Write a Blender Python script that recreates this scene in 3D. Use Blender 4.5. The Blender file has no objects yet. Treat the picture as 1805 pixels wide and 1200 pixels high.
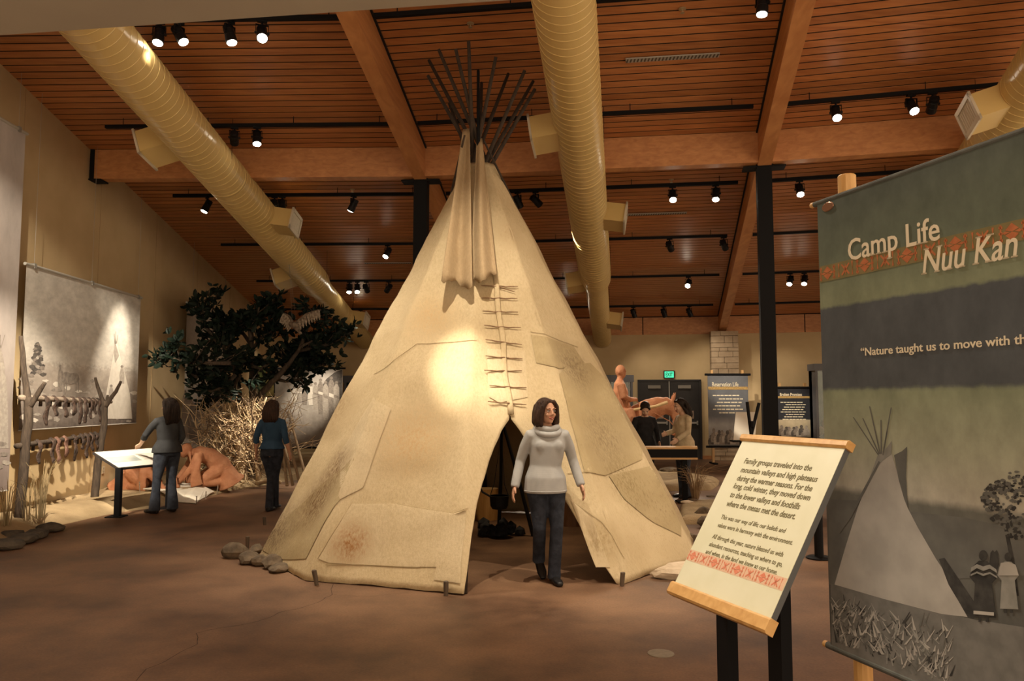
import bpy, bmesh, math, random
from mathutils import Vector, Matrix, Euler, noise as mnoise
random.seed(7)
R = math.radians
V = Vector
scene = bpy.context.scene
COL = scene.collection

# ---------------------------------------------------------------- camera
FPX, CXP, CYP, CAMH, PITCH = 1377.0, 902.5, 600.0, 1.62, R(4.4)
cam_data = bpy.data.cameras.new('camera')
cam = bpy.data.objects.new('camera', cam_data)
COL.objects.link(cam)
cam.location = (0, 0, CAMH)
cam.rotation_euler = (R(90) + PITCH, 0, 0)
cam_data.sensor_fit = 'HORIZONTAL'
cam_data.sensor_width = 36.0
cam_data.lens = 36.0 * FPX / 1805.0
cam_data.clip_end = 200
scene.camera = cam

# ---------------------------------------------------------------- world and exposure
world = bpy.data.worlds.new('world')
scene.world = world
world.use_nodes = True
bg = world.node_tree.nodes['Background']
bg.inputs[0].default_value = (1.0, 0.76, 0.52, 1)
bg.inputs[1].default_value = 1.7
scene.view_settings.view_transform = 'Standard'
scene.view_settings.look = 'None'
scene.view_settings.exposure = 0.0
scene.view_settings.gamma = 1.0
scene.view_settings.use_curve_mapping = False
WARM = (1.0, 0.86, 0.67)

# ---------------------------------------------------------------- measuring helpers
CP, SP = math.cos(PITCH), math.sin(PITCH)
def ray(px, py):
    u = (px - CXP) / FPX; v = (CYP - py) / FPX
    return V((u, CP - v * SP, SP + v * CP))
def onz(px, py, z=0.0):            # point at height z
    d = ray(px, py); t = (z - CAMH) / d.z
    return V((d.x * t, d.y * t, z))
def aty(px, py, y):                # point at distance y
    d = ray(px, py); t = y / d.y
    return V((d.x * t, y, CAMH + d.z * t))
def onplane(px, py, p0, n):
    d = ray(px, py); o = V((0, 0, CAMH))
    return o + d * ((V(p0) - o).dot(n) / d.dot(n))
def proj(p):
    q = V(p) - V((0, 0, CAMH))
    f = q.y * CP + q.z * SP; w = -q.y * SP + q.z * CP
    return (CXP + FPX * q.x / f, CYP - FPX * w / f)

# ---------------------------------------------------------------- materials
MATS = {}
def nodes_of(name):
    m = bpy.data.materials.new(name); m.use_nodes = True
    nt = m.node_tree; b = nt.nodes['Principled BSDF']
    return m, nt, b
def mat(name, c1, c2=None, scale=6.0, rough=0.7, bump=0.0, bscale=None, stretch=(1, 1, 1), metal=0.0,
        detail=5.0, lo=0.35, hi=0.65, c3=None, spec=0.4, coord='Object', emit=None, estr=0.0, alpha=None, trans=0.0):
    if name in MATS: return MATS[name]
    m, nt, b = nodes_of(name)
    b.inputs['Roughness'].default_value = rough
    b.inputs['Metallic'].default_value = metal
    b.inputs['Specular IOR Level'].default_value = spec
    if trans: b.inputs['Transmission Weight'].default_value = trans
    L = nt.links
    tc = nt.nodes.new('ShaderNodeTexCoord'); mp = nt.nodes.new('ShaderNodeMapping')
    mp.inputs['Scale'].default_value = stretch
    L.new(tc.outputs[coord], mp.inputs[0])
    if c2 is None:
        b.inputs['Base Color'].default_value = (*c1, 1)
    else:
        n = nt.nodes.new('ShaderNodeTexNoise'); n.inputs['Scale'].default_value = scale; n.inputs['Detail'].default_value = detail
        L.new(mp.outputs[0], n.inputs['Vector'])
        r = nt.nodes.new('ShaderNodeValToRGB')
        r.color_ramp.elements[0].position = lo; r.color_ramp.elements[0].color = (*c1, 1)
        r.color_ramp.elements[1].position = hi; r.color_ramp.elements[1].color = (*c2, 1)
        if c3 is not None:
            e = r.color_ramp.elements.new((lo + hi) / 2); e.color = (*c3, 1)
        L.new(n.outputs['Fac'], r.inputs[0]); L.new(r.outputs[0], b.inputs['Base Color'])
    if bump:
        n2 = nt.nodes.new('ShaderNodeTexNoise'); n2.inputs['Scale'].default_value = bscale or scale * 3; n2.inputs['Detail'].default_value = 4
        L.new(mp.outputs[0], n2.inputs['Vector'])
        bp = nt.nodes.new('ShaderNodeBump'); bp.inputs['Strength'].default_value = bump; bp.inputs['Distance'].default_value = 0.02
        L.new(n2.outputs['Fac'], bp.inputs['Height']); L.new(bp.outputs[0], b.inputs['Normal'])
    if emit is not None:
        b.inputs['Emission Color'].default_value = (*emit, 1); b.inputs['Emission Strength'].default_value = estr
    MATS[name] = m
    return m
def wood(name, c1, c2, scale=3.0, stretch=(1, 12, 12), rough=0.45, per_object=0.0, bump=0.05):
    if name in MATS: return MATS[name]
    m, nt, b = nodes_of(name); L = nt.links
    b.inputs['Roughness'].default_value = rough
    tc = nt.nodes.new('ShaderNodeTexCoord'); mp = nt.nodes.new('ShaderNodeMapping'); mp.inputs['Scale'].default_value = stretch
    L.new(tc.outputs['Object'], mp.inputs[0])
    n = nt.nodes.new('ShaderNodeTexNoise'); n.inputs['Scale'].default_value = scale; n.inputs['Detail'].default_value = 6; n.inputs['Distortion'].default_value = 0.6
    L.new(mp.outputs[0], n.inputs['Vector'])
    r = nt.nodes.new('ShaderNodeValToRGB')
    r.color_ramp.elements[0].position = 0.3; r.color_ramp.elements[0].color = (*c1, 1)
    r.color_ramp.elements[1].position = 0.7; r.color_ramp.elements[1].color = (*c2, 1)
    L.new(n.outputs['Fac'], r.inputs[0])
    col = r.outputs[0]
    if per_object:
        oi = nt.nodes.new('ShaderNodeObjectInfo'); hsv = nt.nodes.new('ShaderNodeHueSaturation')
        mr = nt.nodes.new('ShaderNodeMapRange'); mr.inputs[3].default_value = 1 - per_object; mr.inputs[4].default_value = 1 + per_object
        L.new(oi.outputs['Random'], mr.inputs[0]); L.new(mr.outputs[0], hsv.inputs['Value']); L.new(col, hsv.inputs['Color']); col = hsv.outputs[0]
    L.new(col, b.inputs['Base Color'])
    if bump:
        bp = nt.nodes.new('ShaderNodeBump'); bp.inputs['Strength'].default_value = bump
        L.new(n.outputs['Fac'], bp.inputs['Height']); L.new(bp.outputs[0], b.inputs['Normal'])
    MATS[name] = m
    return m

# ---------------------------------------------------------------- mesh building helpers
ORG = {}                                   # world origin of each thing
class MB:
    def __init__(s): s.v = []; s.f = []; s.uv = None
    def add(s, vs, fs):
        o = len(s.v); s.v += [V(p) for p in vs]; s.f += [tuple(i + o for i in f) for f in fs]; return s
    def hexa(s, a):                         # 8 corners: bottom 4 then top 4
        return s.add(a, [(3, 2, 1, 0), (4, 5, 6, 7), (0, 1, 5, 4), (1, 2, 6, 5), (2, 3, 7, 6), (3, 0, 4, 7)])
    def box(s, c, size, m=None):
        hx, hy, hz = size[0] / 2, size[1] / 2, size[2] / 2; c = V(c)
        pts = [V((x, y, z)) for z in (-hz, hz) for x, y in ((-hx, -hy), (hx, -hy), (hx, hy), (-hx, hy))]
        if m is not None: pts = [m @ p for p in pts]
        return s.hexa([c + p for p in pts])
    def bar(s, a, b, w, h, up=(0, 0, 1)):   # box from a to b; w sideways, h along up
        a, b = V(a), V(b); t = (b - a).normalized(); up = V(up)
        sd = t.cross(up).normalized(); u = sd.cross(t).normalized()
        c = [(-1, -1), (1, -1), (1, 1), (-1, 1)]
        return s.hexa([a + sd * (x * w / 2) + u * (y * h / 2) for x, y in c] + [b + sd * (x * w / 2) + u * (y * h / 2) for x, y in c])
    def tube(s, pts, rad, n=10, side=None, flat=1.0, caps=True):
        pts = [V(p) for p in pts]; k = len(pts)
        if not isinstance(rad, (list, tuple)): rad = [rad] * k
        rings = []; prev = None
        for i, p in enumerate(pts):
            t = (pts[min(i + 1, k - 1)] - pts[max(i - 1, 0)])
            t = t.normalized() if t.length > 1e-9 else V((0, 0, 1))
            if side is not None: sd = V(side)
            elif prev is not None: sd = prev
            else: sd = V((1, 0, 0)) if abs(t.x) < 0.8 else V((0, 1, 0))
            sd = (sd - t * sd.dot(t))
            sd = sd.normalized() if sd.length > 1e-6 else t.orthogonal().normalized()
            prev = sd; bn = t.cross(sd)
            r = rad[i]; rx, ry = (r if isinstance(r, (tuple, list)) else (r, r * flat))
            rings.append([p + sd * (rx * math.cos(2 * math.pi * j / n)) + bn * (ry * math.sin(2 * math.pi * j / n)) for j in range(n)])
        vs = [q for r_ in rings for q in r_]
        fs = [(i * n + j, i * n + (j + 1) % n, (i + 1) * n + (j + 1) % n, (i + 1) * n + j) for i in range(k - 1) for j in range(n)]
        if caps: fs += [tuple(range(n - 1, -1, -1)), tuple((k - 1) * n + j for j in range(n))]
        return s.add(vs, fs)
    def cyl(s, a, b, r, n=12, r2=None): return s.tube([a, b], [r, r if r2 is None else r2], n)
    def ball(s, c, r, nu=12, nv=8, m=None):
        c = V(c); rx, ry, rz = r if isinstance(r, (tuple, list)) else (r, r, r)
        vs = [V((0, 0, -rz))]
        for i in range(1, nv):
            a = math.pi * i / nv - math.pi / 2
            for j in range(nu):
                t = 2 * math.pi * j / nu
                vs.append(V((rx * math.cos(a) * math.cos(t), ry * math.cos(a) * math.sin(t), rz * math.sin(a))))
        vs.append(V((0, 0, rz)))
        if m is not None: vs = [m @ p for p in vs]
        fs = [(0, 1 + (j + 1) % nu, 1 + j) for j in range(nu)]
        for i in range(nv - 2):
            for j in range(nu):
                fs.append((1 + i * nu + j, 1 + i * nu + (j + 1) % nu, 1 + (i + 1) * nu + (j + 1) % nu, 1 + (i + 1) * nu + j))
        l = len(vs) - 1; b = 1 + (nv - 2) * nu
        fs += [(b + j, b + (j + 1) % nu, l) for j in range(nu)]
        return s.add([c + p for p in vs], fs)
    def grid(s, rows):                      # rows of points
        n = len(rows[0]); vs = [p for r_ in rows for p in r_]
        fs = [(i * n + j, i * n + j + 1, (i + 1) * n + j + 1, (i + 1) * n + j) for i in range(len(rows) - 1) for j in range(n - 1)]
        return s.add(vs, fs)
    def slab(s, poly, nrm, th):             # flat polygon with thickness th along nrm
        nrm = V(nrm); k = len(poly); a = [V(p) for p in poly]; b = [p + nrm * th for p in a]
        fs = [tuple(range(k - 1, -1, -1)), tuple(range(k, 2 * k))] + [(i, (i + 1) % k, k + (i + 1) % k, k + i) for i in range(k)]
        return s.add(a + b, fs)
    def build(s, name, material, parent=None, smooth=False, label=None, kind=None):
        off = ORG.get(parent.name, V()) if parent else V()
        me = bpy.data.meshes.new(name)
        me.from_pydata([tuple(p - off) for p in s.v], [], s.f); me.update()
        return link(me, name, material, parent, smooth, label, kind)
def link(me, name, material, parent=None, smooth=False, label=None, kind=None):
    o = bpy.data.objects.new(name, me); COL.objects.link(o)
    if material is not None: me.materials.append(material)
    if smooth: me.polygons.foreach_set('use_smooth', [True] * len(me.polygons))
    if parent:
        o.parent = parent; ORG[o.name] = ORG.get(parent.name, V())
    else: ORG[o.name] = V()
    if label: o['label'] = label
    if kind: o['kind'] = kind
    return o
def thing(name, label, cat, loc=(0, 0, 0), group=None, kind=None):
    o = bpy.data.objects.new(name, None); COL.objects.link(o)
    o.location = loc; o.empty_display_size = 0.1; ORG[o.name] = V(loc)
    return tag(o, label, cat, group, kind)
def tag(o, label=None, cat=None, group=None, kind=None):
    if label: o['label'] = label
    if cat: o['category'] = cat
    if group: o['group'] = group
    if kind: o['kind'] = kind
    return o
def fused(mb, voxel, iters, name, material, parent=None, label=None, factor=0.5):
    """join overlapping closed shapes into ONE continuous surface"""
    off = ORG.get(parent.name, V()) if parent else V()
    me = bpy.data.meshes.new('tmp'); me.from_pydata([tuple(p - off) for p in mb.v], [], mb.f); me.update()
    o = bpy.data.objects.new('tmp', me); COL.objects.link(o)
    m = o.modifiers.new('r', 'REMESH'); m.mode = 'VOXEL'; m.voxel_size = voxel
    if iters:
        sm = o.modifiers.new('s', 'SMOOTH'); sm.iterations = iters; sm.factor = factor
    dg = bpy.context.evaluated_depsgraph_get()
    out = bpy.data.meshes.new_from_object(o.evaluated_get(dg), depsgraph=dg)
    bpy.data.objects.remove(o); bpy.data.meshes.remove(me)
    out.name = name; out.materials.clear()
    return link(out, name, material, parent, True, label)
def text_mesh(body, size, p0, xdir, ydir, name, material, parent, shear=0.0, bold=0.0, space=1.0, align='LEFT', lift=0.003, width=None, thick=0.0008, serif=0.0):
    """lettering printed on a surface: origin p0 at the left of the baseline"""
    cu = bpy.data.curves.new('t', 'FONT'); cu.body = body; cu.size = size; cu.shear = shear; cu.offset = bold; cu.space_character = space
    cu.align_x = align; cu.extrude = thick; cu.resolution_u = 3; cu.fill_mode = 'BOTH'
    o = bpy.data.objects.new('t', cu); COL.objects.link(o)
    dg = bpy.context.evaluated_depsgraph_get()
    me = bpy.data.meshes.new_from_object(o.evaluated_get(dg), depsgraph=dg)
    bpy.data.objects.remove(o); bpy.data.curves.remove(cu)
    x = V(xdir).normalized(); y = V(ydir).normalized(); z = x.cross(y)
    k = 1.0
    if width and len(me.vertices): k = width / max(v.co.x for v in me.vertices)
    off = ORG.get(parent.name, V())
    if serif:                                  # short feet on the flat stem ends
        bars = []; ys = [v.co.y for v in me.vertices]; top = max(ys)
        for e in me.edges:
            p, q = me.vertices[e.vertices[0]].co, me.vertices[e.vertices[1]].co
            if abs(p.y - q.y) < 1e-4 and p.z > 0 and q.z > 0 and .06 * size < abs(p.x - q.x) < .22 * size and (abs(p.y) < .012 * size or p.y < -.12 * size or (p.y > .6 * size and shear)):
                bars.append((min(p.x, q.x), max(p.x, q.x), p.y))
        bm = bmesh.new(); bm.from_mesh(me)
        for x0, x1, y0 in bars:
            h_ = serif * (1 if y0 < .3 * size else -1); w_ = serif * 1.3
            vs = [bm.verts.new((x0 - w_, y0, thick * 1.05)), bm.verts.new((x1 + w_, y0, thick * 1.05)), bm.verts.new((x1 + w_ * .9, y0 + h_ * .8, thick * 1.05)), bm.verts.new((x0 - w_ * .9, y0 + h_ * .8, thick * 1.05))]
            bm.faces.new(vs if h_ > 0 else vs[::-1])
        bm.to_mesh(me); bm.free()
    for v in me.vertices:
        v.co = V(p0) - off + x * (v.co.x * k) + y * v.co.y + z * (v.co.z + lift)
    me.name = name; me.materials.clear()
    return link(me, name, material, parent)
def nz(p, s=1.0): return mnoise.noise(V(p) * s)
# ================================================================ THE HALL
AX, AY = -5.37, -34.0                       # the hall fans out from a far point behind the entrance
def fan(az, r, z=0.0): return V((AX + r * math.sin(R(az)), AY + r * math.cos(R(az)), z))
EDGES = [-1.8, 4.8, 11.4, 18.0, 24.6]       # rafter lines
HALF = R(3.3)
def ceil_z(d): return 5.65 - 0.162 * (d - 46.42)
def bay_pt(b, d, u, z):                     # u -1..1 across the bay
    a = R((EDGES[b] + EDGES[b + 1]) / 2); w = d * math.tan(HALF) * u
    return V((AX + d * math.sin(a) + w * math.cos(a), AY + d * math.cos(a) - w * math.sin(a), z))
D0, D1 = 33.0, 56.8

# ---- materials of the hall
M_FLOOR = None
def floor_material():
    m, nt, b = nodes_of('stained_concrete'); L = nt.links
    tc = nt.nodes.new('ShaderNodeTexCoord')
    n1 = nt.nodes.new('ShaderNodeTexNoise'); n1.inputs['Scale'].default_value = 0.9; n1.inputs['Detail'].default_value = 10; n1.inputs['Roughness'].default_value = 0.62
    n2 = nt.nodes.new('ShaderNodeTexNoise'); n2.inputs['Scale'].default_value = 60; n2.inputs['Detail'].default_value = 4
    L.new(tc.outputs['Object'], n1.inputs['Vector']); L.new(tc.outputs['Object'], n2.inputs['Vector'])
    r = nt.nodes.new('ShaderNodeValToRGB')
    r.color_ramp.elements[0].position = 0.36; r.color_ramp.elements[0].color = (0.088, 0.044, 0.022, 1)
    r.color_ramp.elements[1].position = 0.66; r.color_ramp.elements[1].color = (0.245, 0.132, 0.066, 1)
    e = r.color_ramp.elements.new(0.5); e.color = (0.162, 0.084, 0.042, 1)
    L.new(n1.outputs['Fac'], r.inputs[0])
    mx = nt.nodes.new('ShaderNodeMix'); mx.data_type = 'RGBA'; mx.blend_type = 'OVERLAY'; mx.inputs[0].default_value = 0.35
    L.new(r.outputs[0], mx.inputs[6]); L.new(n2.outputs['Fac'], mx.inputs[7])
    hs = nt.nodes.new('ShaderNodeHueSaturation'); hs.inputs['Saturation'].default_value = 0.95
    L.new(mx.outputs[2], hs.inputs['Color']); L.new(hs.outputs[0], b.inputs['Base Color'])
    rr = nt.nodes.new('ShaderNodeMapRange'); rr.inputs[3].default_value = 0.42; rr.inputs[4].default_value = 0.68
    L.new(n1.outputs['Fac'], rr.inputs[0]); L.new(rr.outputs[0], b.inputs['Roughness'])
    bp = nt.nodes.new('ShaderNodeBump'); bp.inputs['Strength'].default_value = 0.12; bp.inputs['Distance'].default_value = 0.01
    L.new(n2.outputs['Fac'], bp.inputs['Height']); L.new(bp.outputs[0], b.inputs['Normal'])
    b.inputs['Specular IOR Level'].default_value = 0.3
    return m
WALLM = mat('tan_plaster', (0.50, 0.37, 0.20), (0.56, 0.42, 0.235), scale=2.0, rough=0.9, bump=0.05, bscale=60)
SOFM = mat('soffit_plaster', (0.42, 0.37, 0.29), (0.45, 0.40, 0.31), scale=2.0, rough=0.9)
SLAT = wood('cedar_slat', (0.37, 0.132, 0.042), (0.53, 0.22, 0.075), scale=1.6, stretch=(1.2, 9, 9), rough=0.38, per_object=0.16)
SLATF = wood('cedar_slat_far', (0.40, 0.145, 0.046), (0.53, 0.22, 0.075), scale=1.6, stretch=(1.2, 9, 9), rough=0.38)
BEAM = wood('glulam_timber', (0.44, 0.18, 0.062), (0.60, 0.28, 0.105), scale=1.2, stretch=(6, 0.7, 14), rough=0.5)
BACK = mat('ceiling_backing', (0.012, 0.008, 0.006), rough=0.95)
BLACK = mat('black_metal', (0.008, 0.008, 0.009), rough=0.6, spec=0.12)
BLACKG = mat('black_semigloss', (0.009, 0.009, 0.010), rough=0.4, spec=.25)
DUCTM = mat('painted_duct', (0.63, 0.46, 0.18), (0.68, 0.50, 0.21), scale=1.0, rough=0.28, spec=0.5)
GRILL = mat('vent_white', (0.62, 0.55, 0.42), rough=0.5)
GREYM = mat('grey_metal', (0.33, 0.32, 0.29), rough=0.45, metal=0.4)

# ---- floor
m = MB(); m.add([(-7.5, -1, 0), (4, -1, 0), (20, 26, 0), (-9, 26, 0)], [(0, 1, 2, 3)])
m.add([(-7.5, -1, -.2), (4, -1, -.2), (20, 26, -.2), (-9, 26, -.2)], [(3, 2, 1, 0)])
floor = tag(m.build('floor', floor_material()), kind='structure')
CRACK = mat('crack_dark', (0.035, 0.022, 0.014), rough=0.95)
def crack(pxs, w):
    pts = []
    for a, b in zip(pxs[:-1], pxs[1:]):
        pa, pb = onz(*a), onz(*b); k = max(2, int((pb - pa).length / 0.05))
        for i in range(k):
            p = pa.lerp(pb, i / k); pts.append(p + V((nz(p, 7) * 0.035, nz(p + V((9, 3, 0)), 7) * 0.035, 0)))
    pts.append(onz(*pxs[-1])); mb = MB(); rows = []
    for i, p in enumerate(pts):
        t = (pts[min(i + 1, len(pts) - 1)] - pts[max(i - 1, 0)]).normalized(); sd = V((-t.y, t.x, 0))
        ww = w * (0.6 + 0.6 * abs(nz(p, 11)))
        rows.append([p - sd * ww + V((0, 0, .0012)), p + sd * ww + V((0, 0, .0012))])
    mb.grid(rows); mb.build('crack', CRACK, floor)
crack([(587, 1030), (582, 1050), (560, 1062), (500, 1078), (462, 1092), (425, 1100), (352, 1115), (345, 1135), (290, 1165), (255, 1180), (240, 1200)], 0.003)
crack([(585, 1047), (640, 1052), (720, 1044)], 0.0018)
mb = MB(); c = onz(1165, 1152)
mb.tube([c + V((0, 0, 0)), c + V((0, 0, .004)), c + V((0, 0, .005))], [.085, .085, .078], 32)
tag(mb.build('floor_cover', mat('brushed_cover', (0.21, 0.17, 0.12), (0.26, 0.21, 0.15), scale=30, rough=.5, metal=.3)), 'round metal cover plate set flush in the brown floor', 'cover plate')

# ---- left wall, back walls
def wall_top(p, b): 
    a = R((EDGES[b] + EDGES[b + 1]) / 2); return ceil_z((p.x - AX) * math.sin(a) + (p.y - AY) * math.cos(a))
pa, pb = fan(-1.8, 33.0), fan(-1.8, 57.2)
out = V((-math.cos(R(-1.8)), math.sin(R(-1.8)), 0))
mb = MB()
ta, tb = wall_top(pa, 0) + .05, wall_top(pb, 0) + .05
mb.hexa([pa, pb, pb + out * .2, pa + out * .2, pa + V((0, 0, ta)), pb + V((0, 0, tb)), pb + out * .2 + V((0, 0, tb)), pa + out * .2 + V((0, 0, ta))])
wall_left = tag(mb.build('wall_left', WALLM), kind='structure')
SEAM = mat('wall_joint', (0.36, 0.25, 0.125), rough=.9)
for r in (40.2, 42.4, 44.6, 46.8, 49.0, 51.2, 53.4):
    p = fan(-1.8, r); mb = MB(); t = wall_top(p, 0)
    mb.box(p - out * .002 + V((0, 0, t / 2)), (.004, .008, t - .02)); mb.build('joint', SEAM, wall_left)
WZ = 3.48
walls_back = []
for b in range(4):
    a0, a1 = EDGES[b], EDGES[b + 1]; r = D1 / math.cos(HALF)
    p, q = fan(a0, r), fan(a1, r); ax = R((a0 + a1) / 2); o = V((math.sin(ax), math.cos(ax), 0))
    mb = MB(); mb.hexa([p, q, q + o * .2, p + o * .2] + [x + V((0, 0, WZ)) for x in (p, q, q + o * .2, p + o * .2)])
    w = tag(mb.build('wall_back' if b == 0 else 'wall_back_%d' % b, WALLM), kind='structure'); walls_back.append(w)
    # timber band above it, in panels
    n = 3
    mbk = MB(); zt = ceil_z(D1) + .02
    mbk.hexa([x + V((0, 0, WZ)) for x in (p, q, q + o * .2, p + o * .2)] + [x + V((0, 0, zt)) for x in (p, q, q + o * .2, p + o * .2)])
    band = tag(mbk.build('trim_%d' % (b + 1), BACK), kind='structure')
    for i in range(n):
        s, e = p.lerp(q, i / n + .002), p.lerp(q, (i + 1) / n - .002); mb = MB()
        mb.hexa([x + V((0, 0, WZ)) for x in (s - o * .03, e - o * .03, e, s)] + [x + V((0, 0, zt - .02)) for x in (s - o * .03, e - o * .03, e, s)])
        mb.build('panel', BEAM, band)
    mb = MB(); mb.hexa([p - o * .012, q - o * .012, q, p] + [x + V((0, 0, .1)) for x in (p - o * .012, q - o * .012, q, p)])
    tag(mb.build('baseboard_back' if b == 0 else 'baseboard_back_%d' % b, BEAM), kind='structure')

# ---- ceiling: black backing nearly flush with cedar slats, standing in for shade in their gaps
mb = MB()
for b in range(4):
    mb.grid([[bay_pt(b, D0, -1, ceil_z(D0) + .005), bay_pt(b, D0, 1, ceil_z(D0) + .005)], [bay_pt(b, D1 + .2, -1, ceil_z(D1 + .2) + .005), bay_pt(b, D1 + .2, 1, ceil_z(D1 + .2) + .005)]])
    mb.grid([[bay_pt(b, D0, -1, ceil_z(D0) + .2), bay_pt(b, D0, 1, ceil_z(D0) + .2)], [bay_pt(b, D1 + .2, -1, ceil_z(D1 + .2) + .2), bay_pt(b, D1 + .2, 1, ceil_z(D1 + .2) + .2)]])
ceiling = tag(mb.build('ceiling', BACK), kind='structure')
PIT = 0.155
def slat_box(mb, b, d):
    e = d + PIT - .028; T = .03
    mb.hexa([bay_pt(b, d, -1, ceil_z(d)), bay_pt(b, d, 1, ceil_z(d)), bay_pt(b, e, 1, ceil_z(e)), bay_pt(b, e, -1, ceil_z(e)),
             bay_pt(b, d, -1, ceil_z(d) + T), bay_pt(b, d, 1, ceil_z(d) + T), bay_pt(b, e, 1, ceil_z(e) + T), bay_pt(b, e, -1, ceil_z(e) + T)])
for b in range(4):
    far = MB(); d = D0
    while d < D1 - .1:
        if 41.2 < d < (49.6 if b < 3 else 46): 
            mb = MB(); slat_box(mb, b, d); mb.build('slat', SLAT, ceiling)
        else: slat_box(far, b, d)
        d += PIT
    far.build('slat_field', SLATF, ceiling, kind='stuff')

# ---- soffit of the low entrance ceiling
SZ = 3.3
e0, e1 = onz(-260, 80, SZ), onz(960, -4, SZ)
ed = (e1 - e0).normalized(); bk = V((ed.y, -ed.x, 0))
if bk.y > 0: bk = -bk
mb = MB(); q = [e0 - ed * 3, e1 + ed * .9, e1 + ed * .9 + bk * 2.2, e0 - ed * 3 + bk * 2.2]
mb.hexa(q + [x + V((0, 0, .35)) for x in q])
tag(mb.build('ceiling_entrance', SOFM), kind='structure')

# ---- rafters, cross beams, steel columns
names = ['far left', 'left', 'right', 'far right']
for i, az in enumerate(EDGES[1:4]):
    t = V((math.sin(R(az)), math.cos(R(az)), 0)); sd = V((t.y, -t.x, 0))
    root = thing('roof_rafter', ['sloping timber roof rafter above the column behind the tipi', 'sloping timber roof rafter above the column by the green banner', 'sloping timber roof rafter beyond the green banner'][i], 'beam', fan(az, 46.5, 5.2))
    def zc(r): return ceil_z(r * math.cos(HALF)) + .02
    for r0, r1, dep in ((D0, 46.52, .50), (46.56, 56.75, .46)):
        nl = 5
        mb = MB(); A, B = fan(az, r0), fan(az, r1)
        mb.hexa([x + V((0, 0, z - dep)) for x, z in ((A - sd * .1, zc(r0)), (A + sd * .1, zc(r0)), (B + sd * .1, zc(r1)), (B - sd * .1, zc(r1)))] +
                [x + V((0, 0, z)) for x, z in ((A - sd * .1, zc(r0)), (A + sd * .1, zc(r0)), (B + sd * .1, zc(r1)), (B - sd * .1, zc(r1)))])
        mb.build('timber', BEAM, root)
        for s in (-1, 1):                     # dark strip painted in as the shadow line between slats and rafter
            mb = MB(); mb.hexa([x + V((0, 0, z)) for x, z in ((A + sd * s * .1, zc(r0) - .045), (A + sd * s * .125, zc(r0) - .045), (B + sd * s * .125, zc(r1) - .045), (B + sd * s * .1, zc(r1) - .045))] +
                    [x + V((0, 0, z)) for x, z in ((A + sd * s * .1, zc(r0)), (A + sd * s * .125, zc(r0)), (B + sd * s * .125, zc(r1)), (B + sd * s * .1, zc(r1)))])
            mb.build('shadow_strip', BACK, root)
    c = fan(az, 46.62)
    col = thing('steel_column', ['black steel column rising behind the tipi', 'black steel column beside the green banner', 'black steel column behind the green banner'][i], 'column', c)
    m3 = Matrix.Rotation(-R(az), 3, 'Z')
    zt = zc(46.6) - .5
    mb = MB(); mb.box(c + V((0, 0, zt / 2)), (.215, .215, zt), m3); mb.build('shaft', BLACK, col)
    mb = MB(); mb.box(c + V((0, 0, .015)), (.36, .36, .03), m3); mb.build('base_plate', BLACK, col)
    mb = MB(); mb.box(c + V((0, 0, zt + .006)), (.62, .24, .022), m3); mb.build('saddle_plate', BLACK, col)
    for s in (-1, 1):
        mb = MB(); mb.box(c + m3 @ V((s * .112, -.02, 0)) + V((0, 0, zt + .2)), (.012, .2, .4), m3); mb.build('side_plate', BLACK, col)
    for s in (-1, 1):
        for k in range(3):
            mb = MB(); p = c + m3 @ V((s * .2, -.105, 0)) + V((0, 0, zt + .1 + k * .1)); mb.cyl(p, p + m3 @ V((0, -.03, 0)), .018, 8); mb.build('bolt', BLACK, col)
glab = ['timber cross beam running from the left wall to the column behind the tipi', 'timber cross beam behind the tipi poles between the two black columns', 'timber cross beam above the green banner', 'timber cross beam at the far right beyond the green banner']
for b in range(4):
    p, q = fan(EDGES[b], 46.5), fan(EDGES[b + 1], 46.5); t = (q - p).normalized(); sd = V((-t.y, t.x, 0))
    p = p + t * (.0 if b == 0 else .1); q = q - t * .1
    z1 = ceil_z(46.42); root = thing('cross_beam', glab[b], 'beam', p.lerp(q, .5) + V((0, 0, 5.19)))
    nl = 6; h = (z1 + .02 - 5.19) / nl
    for k in range(nl):                      # glued layers
        mb = MB(); mb.bar(p + V((0, 0, 5.19 + h * (k + .5))), q + V((0, 0, 5.19 + h * (k + .5))), .2 - (.002 if k % 2 else 0), h * .992); mb.build('layer', BEAM, root)
    if b == 0:
        mb = MB(); mb.box(p + t * .05 + V((0, -.0, 5.42)), (.06, .26, .5)); mb.box(p + t * .1 + V((0, 0, 5.175)), (.2, .26, .02)); mb.build('wall_bracket', BLACK, root)

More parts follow.
